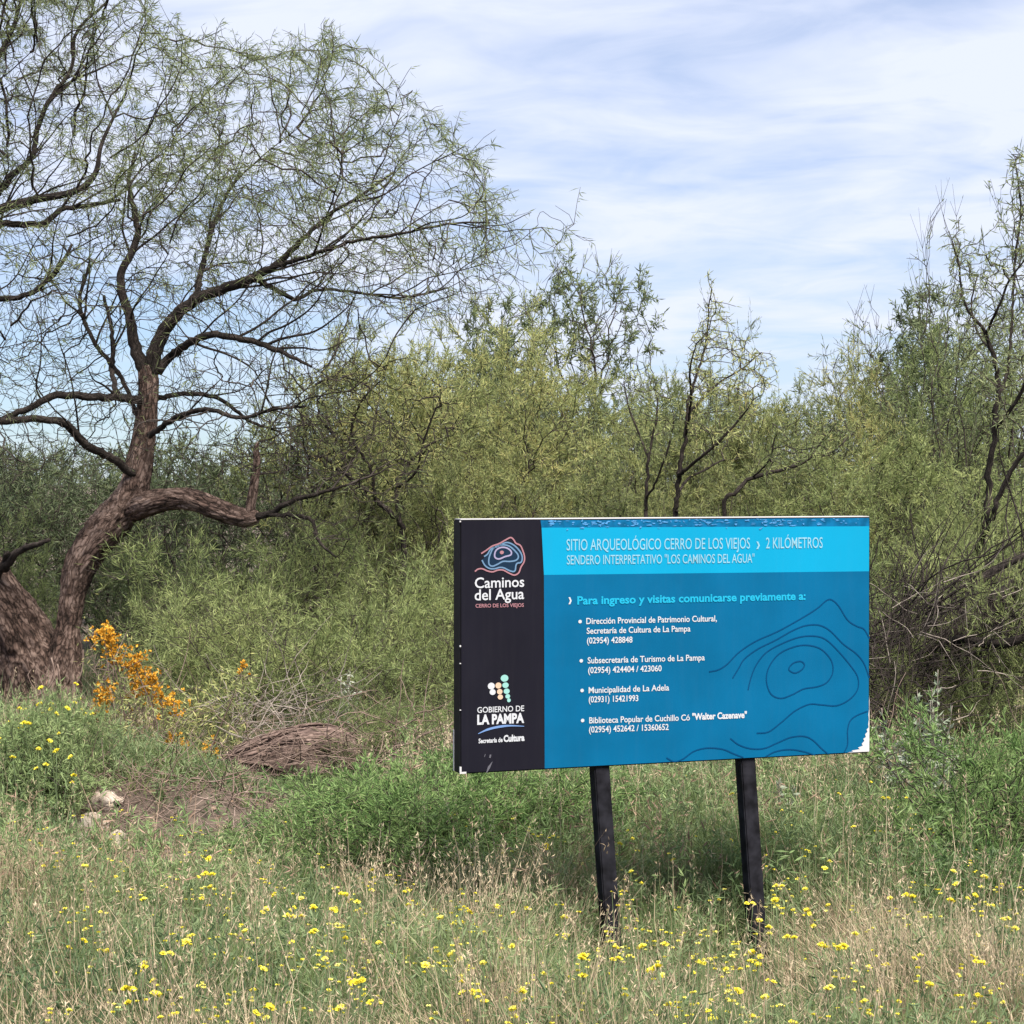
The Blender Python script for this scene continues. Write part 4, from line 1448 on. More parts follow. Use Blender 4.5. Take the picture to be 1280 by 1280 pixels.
traced_tree('slender_tree', 'slender dark trunked tree with forked twisting top at the right edge', 17.2,
            [[(1228, 690, 8), (1232, 640, 7), (1236, 590, 6.5), (1244, 545, 6.2), (1244, 515, 6), (1248, 480, 5), (1240, 440, 4.4), (1232, 415, 3.8), (1215, 395, 3), (1202, 370, 2.4), (1199, 335, 2), (1190, 300, 1.4)],
             [(1243, 535, 5), (1256, 522, 4.6, -.1), (1266, 508, 4, -.2), (1282, 480, 3.6, -.3), (1300, 450, 3, -.4)],
             [(1246, 500, 3.6), (1258, 470, 3.2, .2), (1263, 430, 3, .3), (1266, 370, 2.8, .4), (1270, 320, 2.6, .5), (1276, 260, 2.2, .5), (1270, 205, 1.4, .5)],
             [(1232, 416, 3), (1245, 390, 2.8, -.2), (1262, 350, 2.2, -.3), (1285, 320, 1.5, -.4)],
             [(1222, 690, 6), (1240, 648, 5.4, -.4), (1252, 612, 5, -.5), (1272, 575, 4.2, -.6), (1300, 550, 3.5, -.7)],
             [(1240, 440, 2.6), (1222, 415, 2.3, .3), (1214, 380, 1.9, .4), (1222, 345, 1.4, .5)]],
            [(1190, 470), (1180, 380), (1178, 290), (1200, 280), (1225, 340), (1255, 250), (1250, 185), (1320, 180), (1330, 480), (1260, 560)], 900, F_mid, 303, 0.6, 0.6)
traced_tree('low_branching_tree', 'low dark limbed tree spreading in front of the olive shrub above the sign', 19.3,
            [[(905, 650, 4.5), (918, 618, 4.2), (935, 600, 4), (957, 592, 3.6), (985, 585, 3), (1008, 576, 2.6), (1024, 556, 2), (1042, 534, 1.2)],
             [(985, 585, 2.2), (1012, 570, 2, .2), (1040, 565, 1.7, .3), (1068, 540, 1.1, .4)],
             [(940, 598, 2.2), (962, 575, 1.8, -.2), (968, 548, 1.3, -.3)]],
            [(930, 600), (960, 540), (1040, 510), (1075, 530), (1040, 590), (980, 610)], 420, F_olive, 304, 0.6, 0.5)
traced_tree('dark_spreading_tree', 'dark fan branched tree spreading between the broken limb and the sign', 20.2,
            [[(505, 690, 6), (500, 655, 5.5), (470, 625, 5), (440, 600, 4.2, -.2), (410, 575, 3.6, -.3), (385, 570, 2.6, -.4)],
             [(500, 655, 4.5), (496, 610, 4, .2), (508, 585, 3.4, .3), (530, 560, 2.8, .4), (560, 545, 1.8, .5)],
             [(470, 625, 3.6), (462, 585, 3.2, -.1), (440, 545, 2.8, -.2), (450, 505, 2.2, -.3), (480, 470, 1.4, -.4)],
             [(496, 610, 3), (520, 590, 2.6, -.3), (530, 550, 2.2, -.4), (545, 510, 1.5, -.5)],
             [(440, 600, 2.8, -.2), (420, 550, 2.4, .1), (400, 520, 2, .2), (395, 480, 1.3, .3)]],
            [(380, 600), (370, 520), (400, 450), (480, 430), (560, 470), (590, 540), (540, 620), (450, 640)], 800, F_olive, 305, 0.5, 0.7, tip=.0036, cap=.024)

# ------------------------------------------------------------------ fallen wood
def log_thing():
    e = thing('rotten_log', 'reddish brown rotten log with shredded fibrous bark lying in the weeds', 'log', tuple(at(350, 955, 15.2) * [1, 1, 0]))
    org = np.array(e.location)
    r = np.random.default_rng(8)
    P, R = limb3([(256, 982, 10, .2), (284, 970, 23, .1), (315, 958, 30), (352, 948, 33), (390, 941, 35), (424, 946, 33), (444, 966, 24, -.1)], 15.2)
    P[:, 2] -= 0.02
    P, R = smooth_path(P, R, 0.02)
    a = Acc()
    tube(a, P - org, R, 40, 0.5, 60, lscale=3)
    obj('log_body', a.mesh('log_body', True), M_redwood, e)
    a = Acc()
    t = unit(np.gradient(P, axis=0))
    f1, f2 = frames(t)
    n = len(P)
    for k in range(95):
        i0 = r.integers(0, n - 12)
        i1 = min(n - 1, i0 + r.integers(12, 45))
        ph = r.uniform(0, 2 * math.pi)
        i = np.arange(i0, i1)
        a_ = ph + np.linspace(0, r.normal(0, .5), len(i))
        lift = R[i] * (1.0 + 0.16 * r.random() + 0.30 * (r.random() < .25) * np.abs(np.linspace(-1, 1, len(i))) ** 3 * r.random())
        q = P[i] + (np.cos(a_) * lift)[:, None] * f1[i] + (np.sin(a_) * lift)[:, None] * f2[i] + r.normal(0, .003, (len(i), 3))
        tube(a, q - org, np.interp(np.linspace(0, 1, len(q)), [0, .3, 1], [1, .8, .35]) * r.choice([.005, .008, .013, .02], p=[.4, .3, .2, .1]), 5)
    obj('bark_strips', a.mesh('bark_strips', True), M_redwood, e)
    a = Acc()
    end = P[-1]
    for k in range(60):
        s = end + r.normal(0, .05, 3) + [0, 0, .02]
        d = unit(np.array([.5, -.5, -.9]) + r.normal(0, .35, 3))
        L = r.uniform(.08, .24)
        q = np.array([s + d * L * u + np.array([0, 0, -.05 * u * u]) for u in np.linspace(0, 1, 5)])
        tube(a, q - org, np.linspace(.007, .002, 5), 4)
    obj('splintered_end', a.mesh('splintered_end', True), M_redwood, e)


log_thing()


def brush_pile(name, label, c_px, c_py, d, sx, sy, sz, n, mat, seed, lean=(0, 0, .3), L=(.3, .9), rad=(.002, .0055), ground=False):
    """A heap of tangled dead branches, each a crooked stick."""
    r = np.random.default_rng(seed)
    c = at(c_px, c_py, d)
    e = thing(name, label, 'dead branches', (c[0], c[1], 0))
    a = Acc()
    for k in range(n):
        p = r.normal(0, 1, 3) * [sx, sy, sz * .5] + [0, 0, c[2]]
        p[2] = max(p[2], 0.03)
        g0 = 0.0
        if ground:
            g0 = gz(p[0:1] + c[0], p[1:2] + c[1])[0]
            p[2] = g0 + abs(r.normal(0, sz)) + .01
        dv = unit(r.normal(0, 1, 3) * [1, 1, .6] + lean)
        m = 7
        ll = r.uniform(*L)
        pts = [p]
        for j in range(m):
            dv = unit(dv + r.normal(0, .16, 3))
            pts.append(pts[-1] + dv * ll / m)
        pts = np.array(pts)
        pts[:, 2] = np.maximum(pts[:, 2], 0.01 + g0)
        r0 = r.uniform(*rad)
        tube(a, pts, np.linspace(r0, r0 * .4, m + 1), 4, cap=False)
    o = obj('sticks', a.mesh(name, True), mat, e)
    return e


brush_pile('brush_pile', 'grey tangle of dead twigs above the rotten log', 355, 893, 15.9, .30, .25, .15, 130, M_deadwood, 401)
brush_pile('brush_pile', 'few loose brown twigs lying over the rotten log', 355, 948, 14.95, .28, .12, .2, 90, M_brown, 410, (0, 0, .2), (.2, .6), (.002, .005))
brush_pile('brush_pile', 'brown dead brushwood between the log and the sign corner', 490, 935, 14.5, .34, .25, .20, 150, M_brown, 402)
brush_pile('brush_pile', 'dark brown heap of fallen branches at the right edge behind the sign', 1200, 815, 15.4, .55, .35, .38, 430, M_limb, 403, (1.3, 0, .9), (.5, 1.4), (.003, .010))
brush_pile('brush_pile', 'dark brushwood heap low beside the right end of the sign', 1120, 900, 14.6, .3, .3, .26, 170, M_twig, 404)
brush_pile('brush_pile', 'reddish brown dead brush beneath the board of the sign', 860, 975, 14.2, 1.0, .4, .2, 300, M_brown, 405)
brush_pile('brush_pile', 'brown dry stems beneath the orange flowers', 165, 925, 16.2, .35, .3, .18, 150, M_brown, 406, (0, 0, .9))
brush_pile('brush_pile', 'dark dead twigs lying on the bare patch left of the log', 210, 1045, 13.3, .75, .38, .05, 700, M_brown, 407, (0, 0, .1), (.15, .5), ground=True)
brush_pile('brush_pile', 'thin pale dead twigs tangled over the fallen trunk at the right edge', 1220, 790, 14.7, .45, .2, .5, 60, M_deadwood, 408, (.4, 0, .3), (.4, 1.1), (.002, .004))
brush_pile('brush_pile', 'fine dark twigs standing behind the silver plants right of the sign', 1150, 830, 14.9, .3, .2, .4, 260, M_twig, 409, (.2, 0, .8), (.4, 1.0), (.002, .004))
ft = thing('fallen_trunk', 'dark fallen trunk leaning down to the left through the brushwood at the right edge', 'tree trunk', tuple(at(1120, 905, 15.2) * [1, 1, 0]))
a = Acc()
for pts in ([(1085, 925, 17), (1120, 880, 15), (1165, 820, 14), (1215, 775, 13), (1270, 735, 12), (1330, 700, 11)], [(1170, 815, 8), (1200, 800, 7, -.3), (1250, 805, 6, -.5), (1300, 790, 5, -.6)], [(1210, 778, 7), (1216, 740, 6, .3), (1240, 715, 5, .4), (1290, 690, 4, .5)]):
    P, R = limb3(pts, 15.2)
    P, R = smooth_path(P, R * .95, .04)
    tube(a, P - np.array(ft.location), R, 18, .4, 71, lscale=6)
obj('fallen_wood', a.mesh('fallen_wood', True), M_limb, ft)


# pale bits of rock
def rock(label, px, py, d, s, seed):
    import bmesh
    bm = bmesh.new()
    bmesh.ops.create_icosphere(bm, subdivisions=4, radius=1.0)
    V = np.array([v.co[:] for v in bm.verts])
    n = fnoise(V * 1.4 + seed * 7, seed, 4)[:, None]
    V = V * (0.65 + 0.7 * n) * np.array(s)
    for v, q in zip(bm.verts, V):
        v.co = q
    me = bpy.data.meshes.new('rock')
    bm.to_mesh(me)
    bm.free()
    o = obj('pale_rock', me, M_rock)
    ds = np.linspace(10.5, 17, 700)
    q = at(np.full(700, px), np.full(700, py), ds)
    hit = np.argmax(q[:, 2] < gz(q[:, 0], q[:, 1]) + .02)
    p = q[hit]
    o.location = (p[0], p[1], p[2])
    o.rotation_euler = (0, 0, seed)
    return tag(o, label, 'rock')


M_rock = bark_mat('pale_caliche_rock', (0.13, 0.10, 0.085), (0.30, 0.25, 0.21), (0.52, 0.47, 0.42), 14, 0, (1, 1, 1))
rock('whitish rock on top of the bare earth bank', 130, 1003, 13.6, (.11, .08, .07), 1)
rock('smaller pale rock right of the top rock on the bank', 146, 1001, 13.7, (.05, .05, .03), 2)
rock('pinkish pale rock half buried in the middle of the bank', 113, 1034, 13.0, (.14, .10, .09), 3)
rock('tall narrow white rock at the foot of the bank', 148, 1060, 12.6, (.065, .06, .12), 4)
rock('small white rock left at the foot of the bank', 104, 1050, 12.7, (.08, .06, .06), 5)
rock('small white rock among weeds below the log', 305, 1064, 12.5, (.08, .06, .06), 6)
rock('small pale rock in the grass below the bank', 180, 1128, 11.2, (.05, .04, .03), 7)


# ------------------------------------------------------------------ flowering plants
def orange_plant():
    r = np.random.default_rng(15)
    D = 15.5
    e = thing('orange_flowered_plant', 'spiny shrub with clusters of orange flowers beside the leaning trunk', 'shrub', tuple(at(175, 960, D) * [1, 1, 0]))
    org = np.array(e.location)
    ba, fa, la = Acc(), Acc(), Acc()
    spots = [((130, 795), 17, 60), ((138, 808), 14, 50), ((143, 822), 10, 26), ((131, 868), 13, 60), ((127, 885), 9, 24), ((168, 832), 15, 80), ((178, 858), 17, 70), ((188, 848), 12, 44), ((170, 855), 11, 34), ((200, 875), 14, 34), ((218, 880), 14, 40),
             ((212, 925), 9, 26), ((225, 930), 11, 44), ((265, 940), 14, 26), ((120, 900), 9, 20), ((305, 835), 10, 14)]
    for (px, py), rp, n in spots:
        c = at(px, py, D + r.normal(0, .15)) - org
        rr = rp / FPX * D
        foot = np.array([c[0] * .5 + r.normal(0, .05), c[1] * .4, 0.0])
        mid = (c + foot) / 2 + r.normal(0, .05, 3)
        P, R = smooth_path([foot, mid, c], [.008, .006, .004], .06)
        tube(ba, P, R, 5)
        # blooms: little heads of overlapping petals
        for k in range(n):
            h = c + r.normal(0, 1, 3) * rr * np.array([.46, .45, .58])
            up = unit(r.normal(0, .6, 3) + [0, -.4, .8])
            m = 6
            dv = unit(up * .7 + r.normal(0, .7, (m, 3)))
            leaves(fa, np.repeat(h[None], m, 0), dv, r.uniform(.018, .032, m), .018, r, tint=np.full(m, r.random()), curl=.1)
        for k in range(60):
            h = c + r.normal(0, 1, 3) * rr * np.array([1.1, 1.1, 1.6]) - [0, 0, rr * 1.5]
            leaves(la, h[None], unit(r.normal(0, 1, (1, 3))), .05, .011, r)
        for k in range(14):
            a0 = c + r.normal(0, 1, 3) * rr * .9 - [0, 0, rr * 1.8]
            prisms(ba, a0[None], (a0 + r.normal(0, .09, 3))[None], .003, .0015, 3)
    for k in range(900):
        q = in_poly([(110, 960), (130, 840), (170, 870), (230, 880), (290, 830), (320, 850), (300, 930), (260, 960)], 1, r)[0]
        p = at(q[0], q[1], D + r.normal(.1, .25)) - org
        leaves(la, np.repeat(p[None], 3, 0) + r.normal(0, .03, (3, 3)), r.normal(0, 1, (3, 3)) + [0, 0, .5], r.uniform(.03, .07, 3), .011, r)
    obj('stems', ba.mesh('stems', True), M_brown, e)
    obj('orange_blooms', fa.mesh('orange_blooms'), F_orange, e)
    obj('foliage', la.mesh('foliage'), F_olive, e)


orange_plant()


def silver_plant(label, px, py, d, h, n, seed, wd=.2):
    r = np.random.default_rng(seed)
    p0 = at(px, py, d)
    e = thing('silver_leaved_plant', label, 'plant', (p0[0], p0[1], 0))
    ba, la = Acc(), Acc()
    for k in range(n):
        a_ = r.uniform(0, 6.28)
        top = np.array([math.cos(a_) * wd * r.random(), math.sin(a_) * wd * r.random(), h * r.uniform(.5, 1.0)])
        P, R = smooth_path([np.array([0, 0, 0.]) + r.normal(0, .03, 3) * [1, 1, 0], top * [.6, .6, .5], top], [.006, .004, .002], .05)
        tube(ba, P, R, 4)
        m = 42
        t = r.uniform(.25, 1, m)
        q = P[(t * (len(P) - 1)).astype(int)]
        leaves(la, q, r.normal(0, .8, (m, 3)) + [0, 0, .5], r.uniform(.035, .07, m), r.uniform(.014, .025, m), r, curl=.08)
    obj('stems', ba.mesh('stems', True), M_deadwood, e)
    obj('leaves', la.mesh('leaves'), F_silver, e)


silver_plant('tallest silver leaved plant beside the fallen trunk right of the sign', 1165, 960, 12.9, 1.15, 15, 501)
silver_plant('silver leaved plant left of the tallest one near the sign corner', 1130, 975, 12.8, .90, 13, 502)
silver_plant('small silver leaved plant low between the sign and the right green bush', 1185, 985, 12.5, .72, 11, 503)
silver_plant('small silver leaved plant under the right part of the board', 972, 1040, 12.0, .60, 6, 504, .1)
silver_plant('pale grey leaved sprig behind the log near the sign', 430, 880, 16.0, .85, 5, 505, .12)

# ------------------------------------------------------------------ grass and weeds
gr = np.random.default_rng(99)


def frustum_pts(n, d0, d1, r, x0=-60, x1=1340):
    u = r.random(n)
    d = np.sqrt(d0 ** 2 + u * (d1 ** 2 - d0 ** 2))
    px = r.uniform(x0, x1, n)
    x = (px - 640) / FPX * d
    return x, d, px


def blades(acc, x, y, h, lean, az, w, r, tint, levels=3, z0=None):
    """Bent grass blades: foot, height, sideways lean at the tip, azimuth, width."""
    n = len(x)
    z = gz(x, y) if z0 is None else z0
    wa = r.uniform(0, math.pi, n)
    s = np.stack([np.cos(wa), np.sin(wa), np.zeros(n)], -1)
    D = np.stack([np.cos(az), np.sin(az), np.zeros(n)], -1)
    rows = []
    kink = r.normal(0, 0.05, (levels + 1, n, 3)) * h[None, :, None]
    for k in range(levels + 1):
        t = k / levels
        c = np.stack([x, y, z - .01 + h * t * (1 - 0.18 * lean * t)], -1) + D * (h * lean * t ** 1.7)[:, None] + (kink[k] * min(t, .7))
        ww = (w * (1 - t) ** .55 + 0.0007)[:, None] * .5
        rows += [c - s * ww, c + s * ww]
    V = np.stack(rows, 1)
    m = 2 * (levels + 1)
    b = np.arange(n)[:, None] * m
    Q = np.concatenate([np.stack([b[:, 0] + 2 * k, b[:, 0] + 2 * k + 1, b[:, 0] + 2 * k + 3, b[:, 0] + 2 * k + 2], -1) for k in range(levels)])
    acc.add(V.reshape(-1, 3), Q, None, np.repeat(tint, m))
    return V[:, -1]


def pix_of(x, y):
    return 640 + x / y * FPX, 600 + EYE / y * FPX


def zone(px, py, cx, cy, rx, ry):
    return np.exp(-(((px - cx) / rx) ** 2 + ((py - cy) / ry) ** 2))


def dryness(x, y):
    """0 green … 1 straw, as patches on the ground."""
    px, py = pix_of(x, y)
    v = 0.17 + 2.1 * (n2(x, y, 0.75, 31) - 0.5) + 0.5 * (n2(x, y, 2.3, 35) - .5)
    v += 0.30 * zone(px, py, 90, 1330, 220, 110) + 0.30 * zone(px, py, 1180, 1330, 240, 90) + 0.30 * zone(px, py, 1060, 1190, 90, 80)
    v -= 0.32 * np.clip((y - 10.2) / 1.5, 0, 1)
    v -= 0.40 * zone(px, py, 300, 1210, 130, 60) + 0.30 * zone(px, py, 700, 1250, 160, 60) + .4 * zone(px, py, 40, 1060, 110, 60)
    return np.clip(v, 0, 1)


def bareness(x, y):
    px, py = pix_of(x, y)
    return np.clip(1.25 * zone(px, py, 180, 1066, 155, 40) + .9 * zone(px, py, 770, 1230, 36, 55) + .95 * zone(px, py, 950, 1235, 48, 75) + .75 * zone(px, py, 360, 1015, 130, 36) + .8 * zone(px, py, 530, 1130, 150, 34) + .8 * zone(px, py, 1200, 1150, 90, 50), 0, .93)


dry, grn, weed, rust, stalk = Acc(), Acc(), Acc(), Acc(), Acc()
NT = 16500
tx, ty, _ = frustum_pts(NT, 6.3, 16.5, gr)
tdry = dryness(tx, ty)
tbare = bareness(tx, ty)
tall = 0.55 + 0.9 * n2(tx, ty, 1.3, 51)
tpx, tpy = pix_of(tx, ty)
tall = tall * (1 - .80 * np.clip(zone(tpx, tpy, 350, 1035, 130, 50) + .95 * zone(tpx, tpy, 170, 1095, 160, 55) + .8 * zone(tpx, tpy, 200, 985, 110, 30), 0, 1))
tall = tall * (1 + .45 * zone(tpx, tpy, 880, 1070, 230, 60)) * (1 - .70 * np.clip(zone(tpx, tpy, 770, 1275, 75, 65) + zone(tpx, tpy, 952, 1270, 95, 85), 0, 1))
ok = gr.random(NT) > tbare
tx, ty, tdry, tall = tx[ok], ty[ok], tdry[ok], tall[ok]
NT = len(tx)
isdry = gr.random(NT) < tdry * .85
kindr = gr.random(NT)


def tufts(acc, sel, nb, hr, lr, wr_, sp):
    i = np.where(sel)[0]
    cnt = gr.integers(nb[0], nb[1], len(i))
    j = np.repeat(i, cnt)
    n = len(j)
    az = gr.uniform(0, 2 * math.pi, n)
    off_ = np.abs(gr.normal(0, sp, n))
    tt = np.repeat(gr.random(len(i)), cnt) * .6 + gr.random(n) * .4
    return blades(acc, tx[j] + np.cos(az) * off_, ty[j] + np.sin(az) * off_, gr.uniform(*hr, n) * tall[j], np.abs(gr.normal(lr, .36, n)), az + gr.normal(0, .5, n), gr.uniform(*wr_, n), gr, tt)


tufts(dry, isdry, (16, 34), (.20, .54), .42, (.0034, .0070), .05)
tufts(grn, ~isdry & (kindr < .6), (16, 34), (.18, .50), .5, (.0045, .0095), .05)
tufts(rust, (kindr > .94), (12, 26), (.2, .48), .35, (.003, .006), .05)
# weedy forbs: short stems set with many small leaves
i = np.where(~isdry & (kindr >= .52))[0]
j = np.repeat(i, gr.integers(5, 10, len(i)))
n = len(j)
az = gr.uniform(0, 2 * math.pi, n)
fx_, fy_ = tx[j] + gr.normal(0, .07, n), ty[j] + gr.normal(0, .07, n)
hh = gr.uniform(.18, .50, n) * tall[j]
ln = np.abs(gr.normal(.25, .2, n))
wt = gr.random(n)
blades(weed, fx_, fy_, hh, ln, az, np.full(n, .0045), gr, wt)
for k in range(13):
    t = gr.uniform(.12, 1.0, n)
    p = np.stack([fx_ + np.cos(az) * hh * ln * t ** 1.7, fy_ + np.sin(az) * hh * ln * t ** 1.7, gz(fx_, fy_) + hh * t * (1 - .18 * ln * t)], -1)
    leaves(weed, p, gr.normal(0, .7, (n, 3)) + [0, 0, .55], gr.uniform(.028, .075, n), gr.uniform(.007, .013, n), gr, wt, .06)
# tall dry stalks with loose seed heads
i = np.where(gr.random(NT) < .14 + .24 * isdry)[0]
j = np.repeat(i, gr.integers(1, 5, len(i)))
n = len(j)
az = gr.uniform(0, 6.28, n)
tint = gr.random(n)
tip_ = blades(stalk, tx[j] + gr.normal(0, .05, n), ty[j] + gr.normal(0, .05, n), gr.uniform(.36, .80, n) * tall[j], np.abs(gr.normal(.15, .2, n)), az, np.full(n, .0034), gr, tint)
for k in range(9):
    p = tip_ - np.array([0, 0, 1]) * gr.uniform(0, .11, (n, 1)) + gr.normal(0, .007, (n, 3))
    leaves(stalk, p, gr.normal(0, .45, (n, 3)) + [0, 0, .8], gr.uniform(.012, .032, n), .0048, gr, tint, .1)
for nm, ac, mt, lb in (('dry_grass', dry, F_straw, 'straw coloured dry grass covering the roadside'), ('green_grass', grn, F_grass, 'green grass growing through the dry grass'),
                       ('low_weeds', weed, F_weed, 'small leaved grey green weeds among the grass'), ('rusty_grass', rust, F_rust, 'reddish brown dry grass scattered in patches'),
                       ('seeding_grass', stalk, F_straw, 'tall dry grass stalks with loose seed heads')):
    tag(obj(nm, ac.mesh(nm), mt), lb, 'grass' if 'grass' in nm else 'weeds', kind='stuff')

# taller weeds standing between the bushes and below the board
tw, twd = Acc(), Acc()
n0 = 11000
wx, wy, wpx = frustum_pts(n0, 9.9, 16.5, gr, -60, 1340)
wpx, wpy = pix_of(wx, wy)
ok = gr.random(n0) < np.clip(.30 + 1.3 * (n2(wx, wy, 1.6, 71) - .45) + .6 * zone(wpx, wpy, 900, 1060, 260, 70) - 1.6 * zone(wpx, wpy, 180, 1085, 140, 48) - 1.4 * zone(wpx, wpy, 200, 985, 110, 30) - 1.6 * zone(wpx, wpy, 350, 1035, 120, 55), 0, 1)
wx, wy = wx[ok], wy[ok]
n = len(wx)
wh = gr.uniform(.30, .72, n) * (.55 + .9 * n2(wx, wy, .9, 72))
wl_ = np.abs(gr.normal(.2, .2, n))
wa = gr.uniform(0, 6.28, n)
wtint = n2(wx, wy, 2.0, 73) * .7 + gr.random(n) * .3
dryw = gr.random(n) < .28
for sel, ac in ((~dryw, tw), (dryw, twd)):
    i = np.where(sel)[0]
    blades(ac, wx[i], wy[i], wh[i], wl_[i], wa[i], np.full(len(i), .005), gr, wtint[i])
    for k in range(30 if ac is tw else 14):
        t = gr.uniform(.1, 1.0, len(i))
        p = np.stack([wx[i] + np.cos(wa[i]) * wh[i] * wl_[i] * t ** 1.7, wy[i] + np.sin(wa[i]) * wh[i] * wl_[i] * t ** 1.7, gz(wx[i], wy[i]) + wh[i] * t * (1 - .18 * wl_[i] * t)], -1)
        leaves(ac, p, gr.normal(0, .7, (len(i), 3)) + [0, 0, .45], gr.uniform(.03, .085, len(i)), gr.uniform(.006, .013, len(i)), gr, wtint[i], .06)
tag(obj('tall_weeds', tw.mesh('tall_weeds'), F_forb), 'tall leafy green weeds between the bushes and beneath the board', 'weeds', kind='stuff')
tag(obj('dry_weeds', twd.mesh('dry_weeds'), F_rust), 'withered reddish brown weeds standing between the bushes', 'weeds', kind='stuff')

# fallen leaves and bits of bark on the open soil
lt = Acc()
n0 = 9000
lx, ly, _ = frustum_pts(n0, 11.0, 20, gr, -60, 1340)
p = np.stack([lx, ly, gz(lx, ly) + .008], -1)
leaves(lt, p, gr.normal(0, 1, (n0, 3)) * [1, 1, .25], gr.uniform(.02, .09, n0), gr.uniform(.008, .03, n0), gr, None, .1)
tag(obj('leaf_litter', lt.mesh('leaf_litter'), F_rust), 'brown leaf litter and bark scraps on the bare soil', 'litter', kind='stuff')

# undergrowth further back, under the shrubs
def back_growth(nm, nt_, d0, h, mat, lb, cat):
    ug = Acc()
    ux, uy, _ = frustum_pts(nt_, d0, 24, gr, -100, 1380)
    cnt = gr.integers(8, 18, len(ux))
    j = np.repeat(np.arange(len(ux)), cnt)
    n = len(j)
    blades(ug, ux[j] + gr.normal(0, .08, n), uy[j] + gr.normal(0, .08, n), gr.uniform(*h, n), np.abs(gr.normal(.4, .25, n)), gr.uniform(0, 6.28, n), gr.uniform(.005, .010, n), gr, gr.random(n))
    tag(obj(nm, ug.mesh(nm), mat), lb, cat, kind='stuff')


back_growth('brown_undergrowth', 1100, 16.0, (.15, .45), F_rust, 'tangled brown dry undergrowth beneath the shrubs', 'undergrowth')
back_growth('green_undergrowth', 2000, 15.6, (.2, .55), F_weed, 'grey green undergrowth between the shrubs', 'undergrowth')

# ------------------------------------------------------------------ yellow flowers, each a plant of its own
def flower_meshes(seed, h, heads):
    r = np.random.default_rng(seed)
    st, fl = Acc(), Acc()
    for k in range(heads):
        top = np.array([r.normal(0, .035) + .03 * k, r.normal(0, .035), h * r.uniform(.85, 1.0)])
        P, R = smooth_path([np.array([0, 0, -.02]), top * [.3, .3, .5] + r.normal(0, .01, 3), top], [.0022, .0018, .0015], .06)
        tube(st, P, R, 4)
        m = 9
        ang = np.arange(m) / m * 2 * math.pi
        tilt = np.array([r.normal(0, .25), r.normal(-.25, .2), 0])
        rad = r.uniform(.012, .018)
        for q, rr_, zz_ in ((m, 1.0, 0.0), (m, .62, .004)):
            dv = np.stack([np.cos(ang + zz_ * 80), np.sin(ang + zz_ * 80), np.full(m, .18)], -1)
            dv[:, 2] -= dv @ tilt
            leaves(fl, np.repeat((top + [0, 0, zz_])[None], m, 0), dv, rad * rr_, rad * .75, r, tint=np.full(m, r.random()), curl=.05)
        ring = np.stack([np.cos(ang) * rad * .4, np.sin(ang) * rad * .4, np.zeros(m)], -1) + top + [0, 0, .003]
        fl.add(np.vstack([ring, top + [0, 0, .011]]), None, [(9, i_, (i_ + 1) % 9) for i_ in range(9)], .2)
    return st.mesh('stem', True), fl.mesh('flower_head')


FM = [flower_meshes(700 + i, h, hd) for i, (h, hd) in enumerate(((.42, 1), (.48, 1), (.54, 1), (.45, 2), (.38, 1), (.52, 2), (.44, 1)))]


def add_flower(x, y, k, s, label, group):
    st, fl = FM[k % len(FM)]
    e = thing('yellow_flower', label, 'flower', (x, y, gz(np.array([x]), np.array([y]))[0]), float(gr.uniform(0, 6.28)), group, s)
    for nm, me, mt in (('stem', st, F_weed), ('flower_head', fl, F_yellow)):
        o = bpy.data.objects.new(nm, me)
        COL.objects.link(o)
        if not me.materials:
            me.materials.append(mt)
        o.parent = e


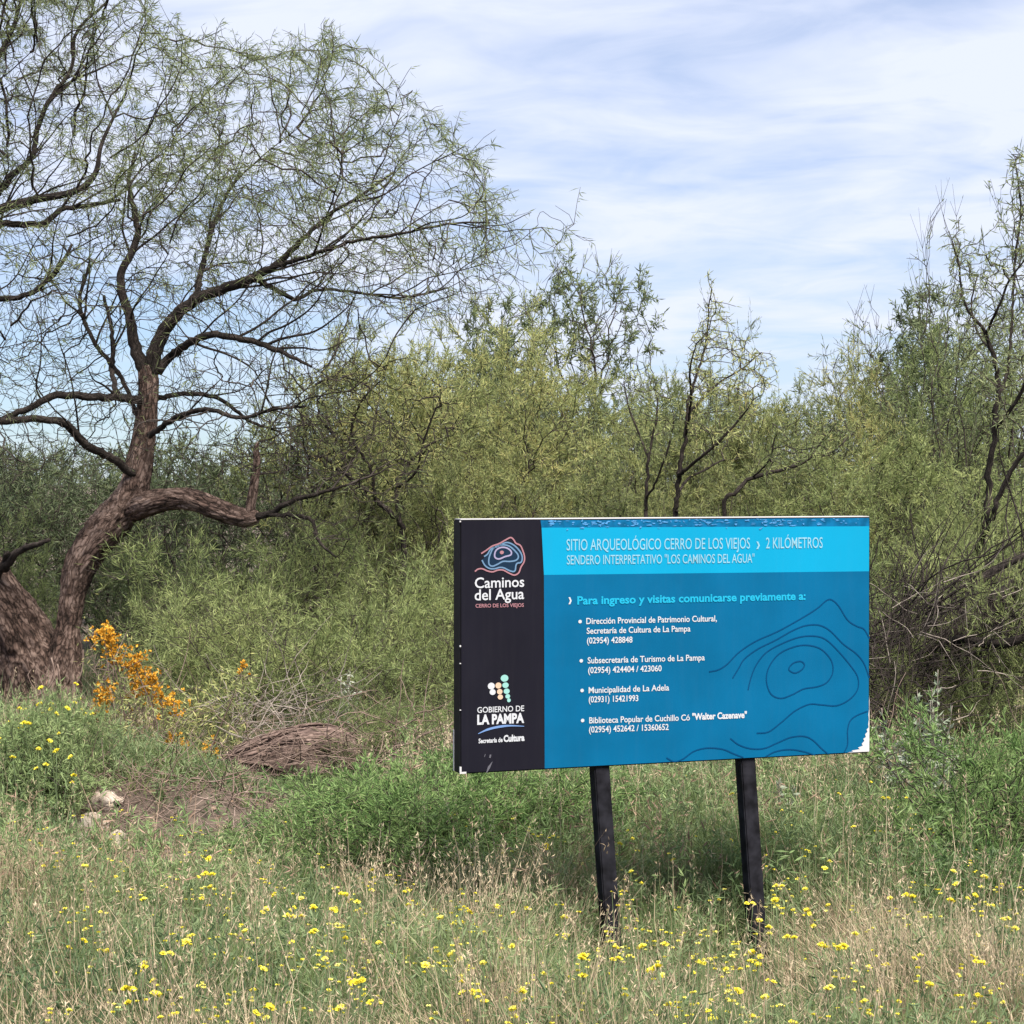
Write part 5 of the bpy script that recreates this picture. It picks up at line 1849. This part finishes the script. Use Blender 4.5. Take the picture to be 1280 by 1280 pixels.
cnt = 0
while cnt < 225:
    px, py = gr.uniform(5, 1275), gr.uniform(1060, 1270)
    dens = .30 + .5 * zone(px, py, 480, 1160, 220, 90) + .6 * zone(px, py, 740, 1250, 170, 70) + .3 * zone(px, py, 1050, 1110, 120, 80)
    dens *= np.clip((n2(np.array([px / 42.0]), np.array([py / 26.0]), 1.0, 61)[0] - .40) * 5, .16, 1.4)
    if gr.random() > dens:
        continue
    k = int(gr.integers(0, 7))
    s = gr.uniform(.75, 1.35)
    hgt = (.42, .48, .54, .45, .38, .52, .44)[k] * s
    d = (EYE - hgt) * FPX / (py - 600)
    add_flower((px - 640) / FPX * d, d, k, s, 'yellow daisy-like flower on a thin stem in the roadside grass', 'yellow flowers in the roadside grass')
    cnt += 1
cnt = 0
while cnt < 42:
    px, py = gr.uniform(-5, 108), gr.uniform(878, 965)
    k = int(gr.integers(0, 7))
    s = gr.uniform(.9, 1.4) * 1.25
    hgt = (.42, .48, .54, .45, .38, .52, .44)[k] * s
    d = (EYE - hgt) * FPX / (py - 600)
    if d < 12 or d > 15.5:
        continue
    add_flower((px - 640) / FPX * d, d, k, s, 'yellow flower above the green clump below the leaning trunk', 'yellow flowers by the leaning trunk')
    cnt += 1
cnt = 0
while cnt < 33:
    px, py = gr.uniform(620, 1230), gr.uniform(950, 1060)
    k = int(gr.integers(0, 7))
    s = gr.uniform(.9, 1.2)
    hgt = (.42, .48, .54, .45, .38, .52, .44)[k] * s
    d = (EYE - hgt) * FPX / (py - 600)
    add_flower((px - 640) / FPX * d, d, k, s, 'yellow flower in the weeds beneath and behind the sign board', 'yellow flowers behind the sign')
    cnt += 1

# the smaller blooms beyond those, too many to tell apart
yb_, ybs = Acc(), Acc()
k = 0
while k < 420:
    px, py = gr.uniform(-10, 1290), gr.uniform(1010, 1290)
    dens = .25 + .5 * zone(px, py, 480, 1160, 240, 90) + .7 * zone(px, py, 740, 1250, 190, 70) + .3 * zone(px, py, 1050, 1110, 120, 80)
    dens *= np.clip((n2(np.array([px / 42.0]), np.array([py / 26.0]), 1.0, 61)[0] - .40) * 5, .2, 1.4)
    if gr.random() > dens:
        continue
    hgt = gr.uniform(.34, .60)
    d = (EYE - hgt) * FPX / (py - 600)
    c = np.array([(px - 640) / FPX * d, d, hgt + gz(np.array([(px - 640) / FPX * d]), np.array([d]))[0]])
    for q in range(int(gr.integers(1, 4))):
        h = c + gr.normal(0, .02, 3) * [1, 1, .5]
        prisms(ybs, (h * [1, 1, 0] + [gr.normal(0, .03), gr.normal(0, .03), h[2] - hgt])[None], h[None], .0017, .0012, 3, .6)
        ang = np.arange(7) / 7 * 2 * math.pi
        dv = np.stack([np.cos(ang), np.sin(ang), np.full(7, .25) - .25 * np.sin(ang)], -1)
        leaves(yb_, np.repeat(h[None], 7, 0), dv, gr.uniform(.007, .012), .010, gr, tint=np.full(7, gr.random()), curl=.05)
    k += 1
tag(obj('small_yellow_blooms', yb_.mesh('small_yellow_blooms'), F_yellow), 'scattered small pale yellow blooms among the grass heads', 'flowers', kind='stuff')
tag(obj('bloom_stems', ybs.mesh('bloom_stems'), F_weed), 'thin green stems carrying the scattered small yellow blooms', 'stems', kind='stuff')
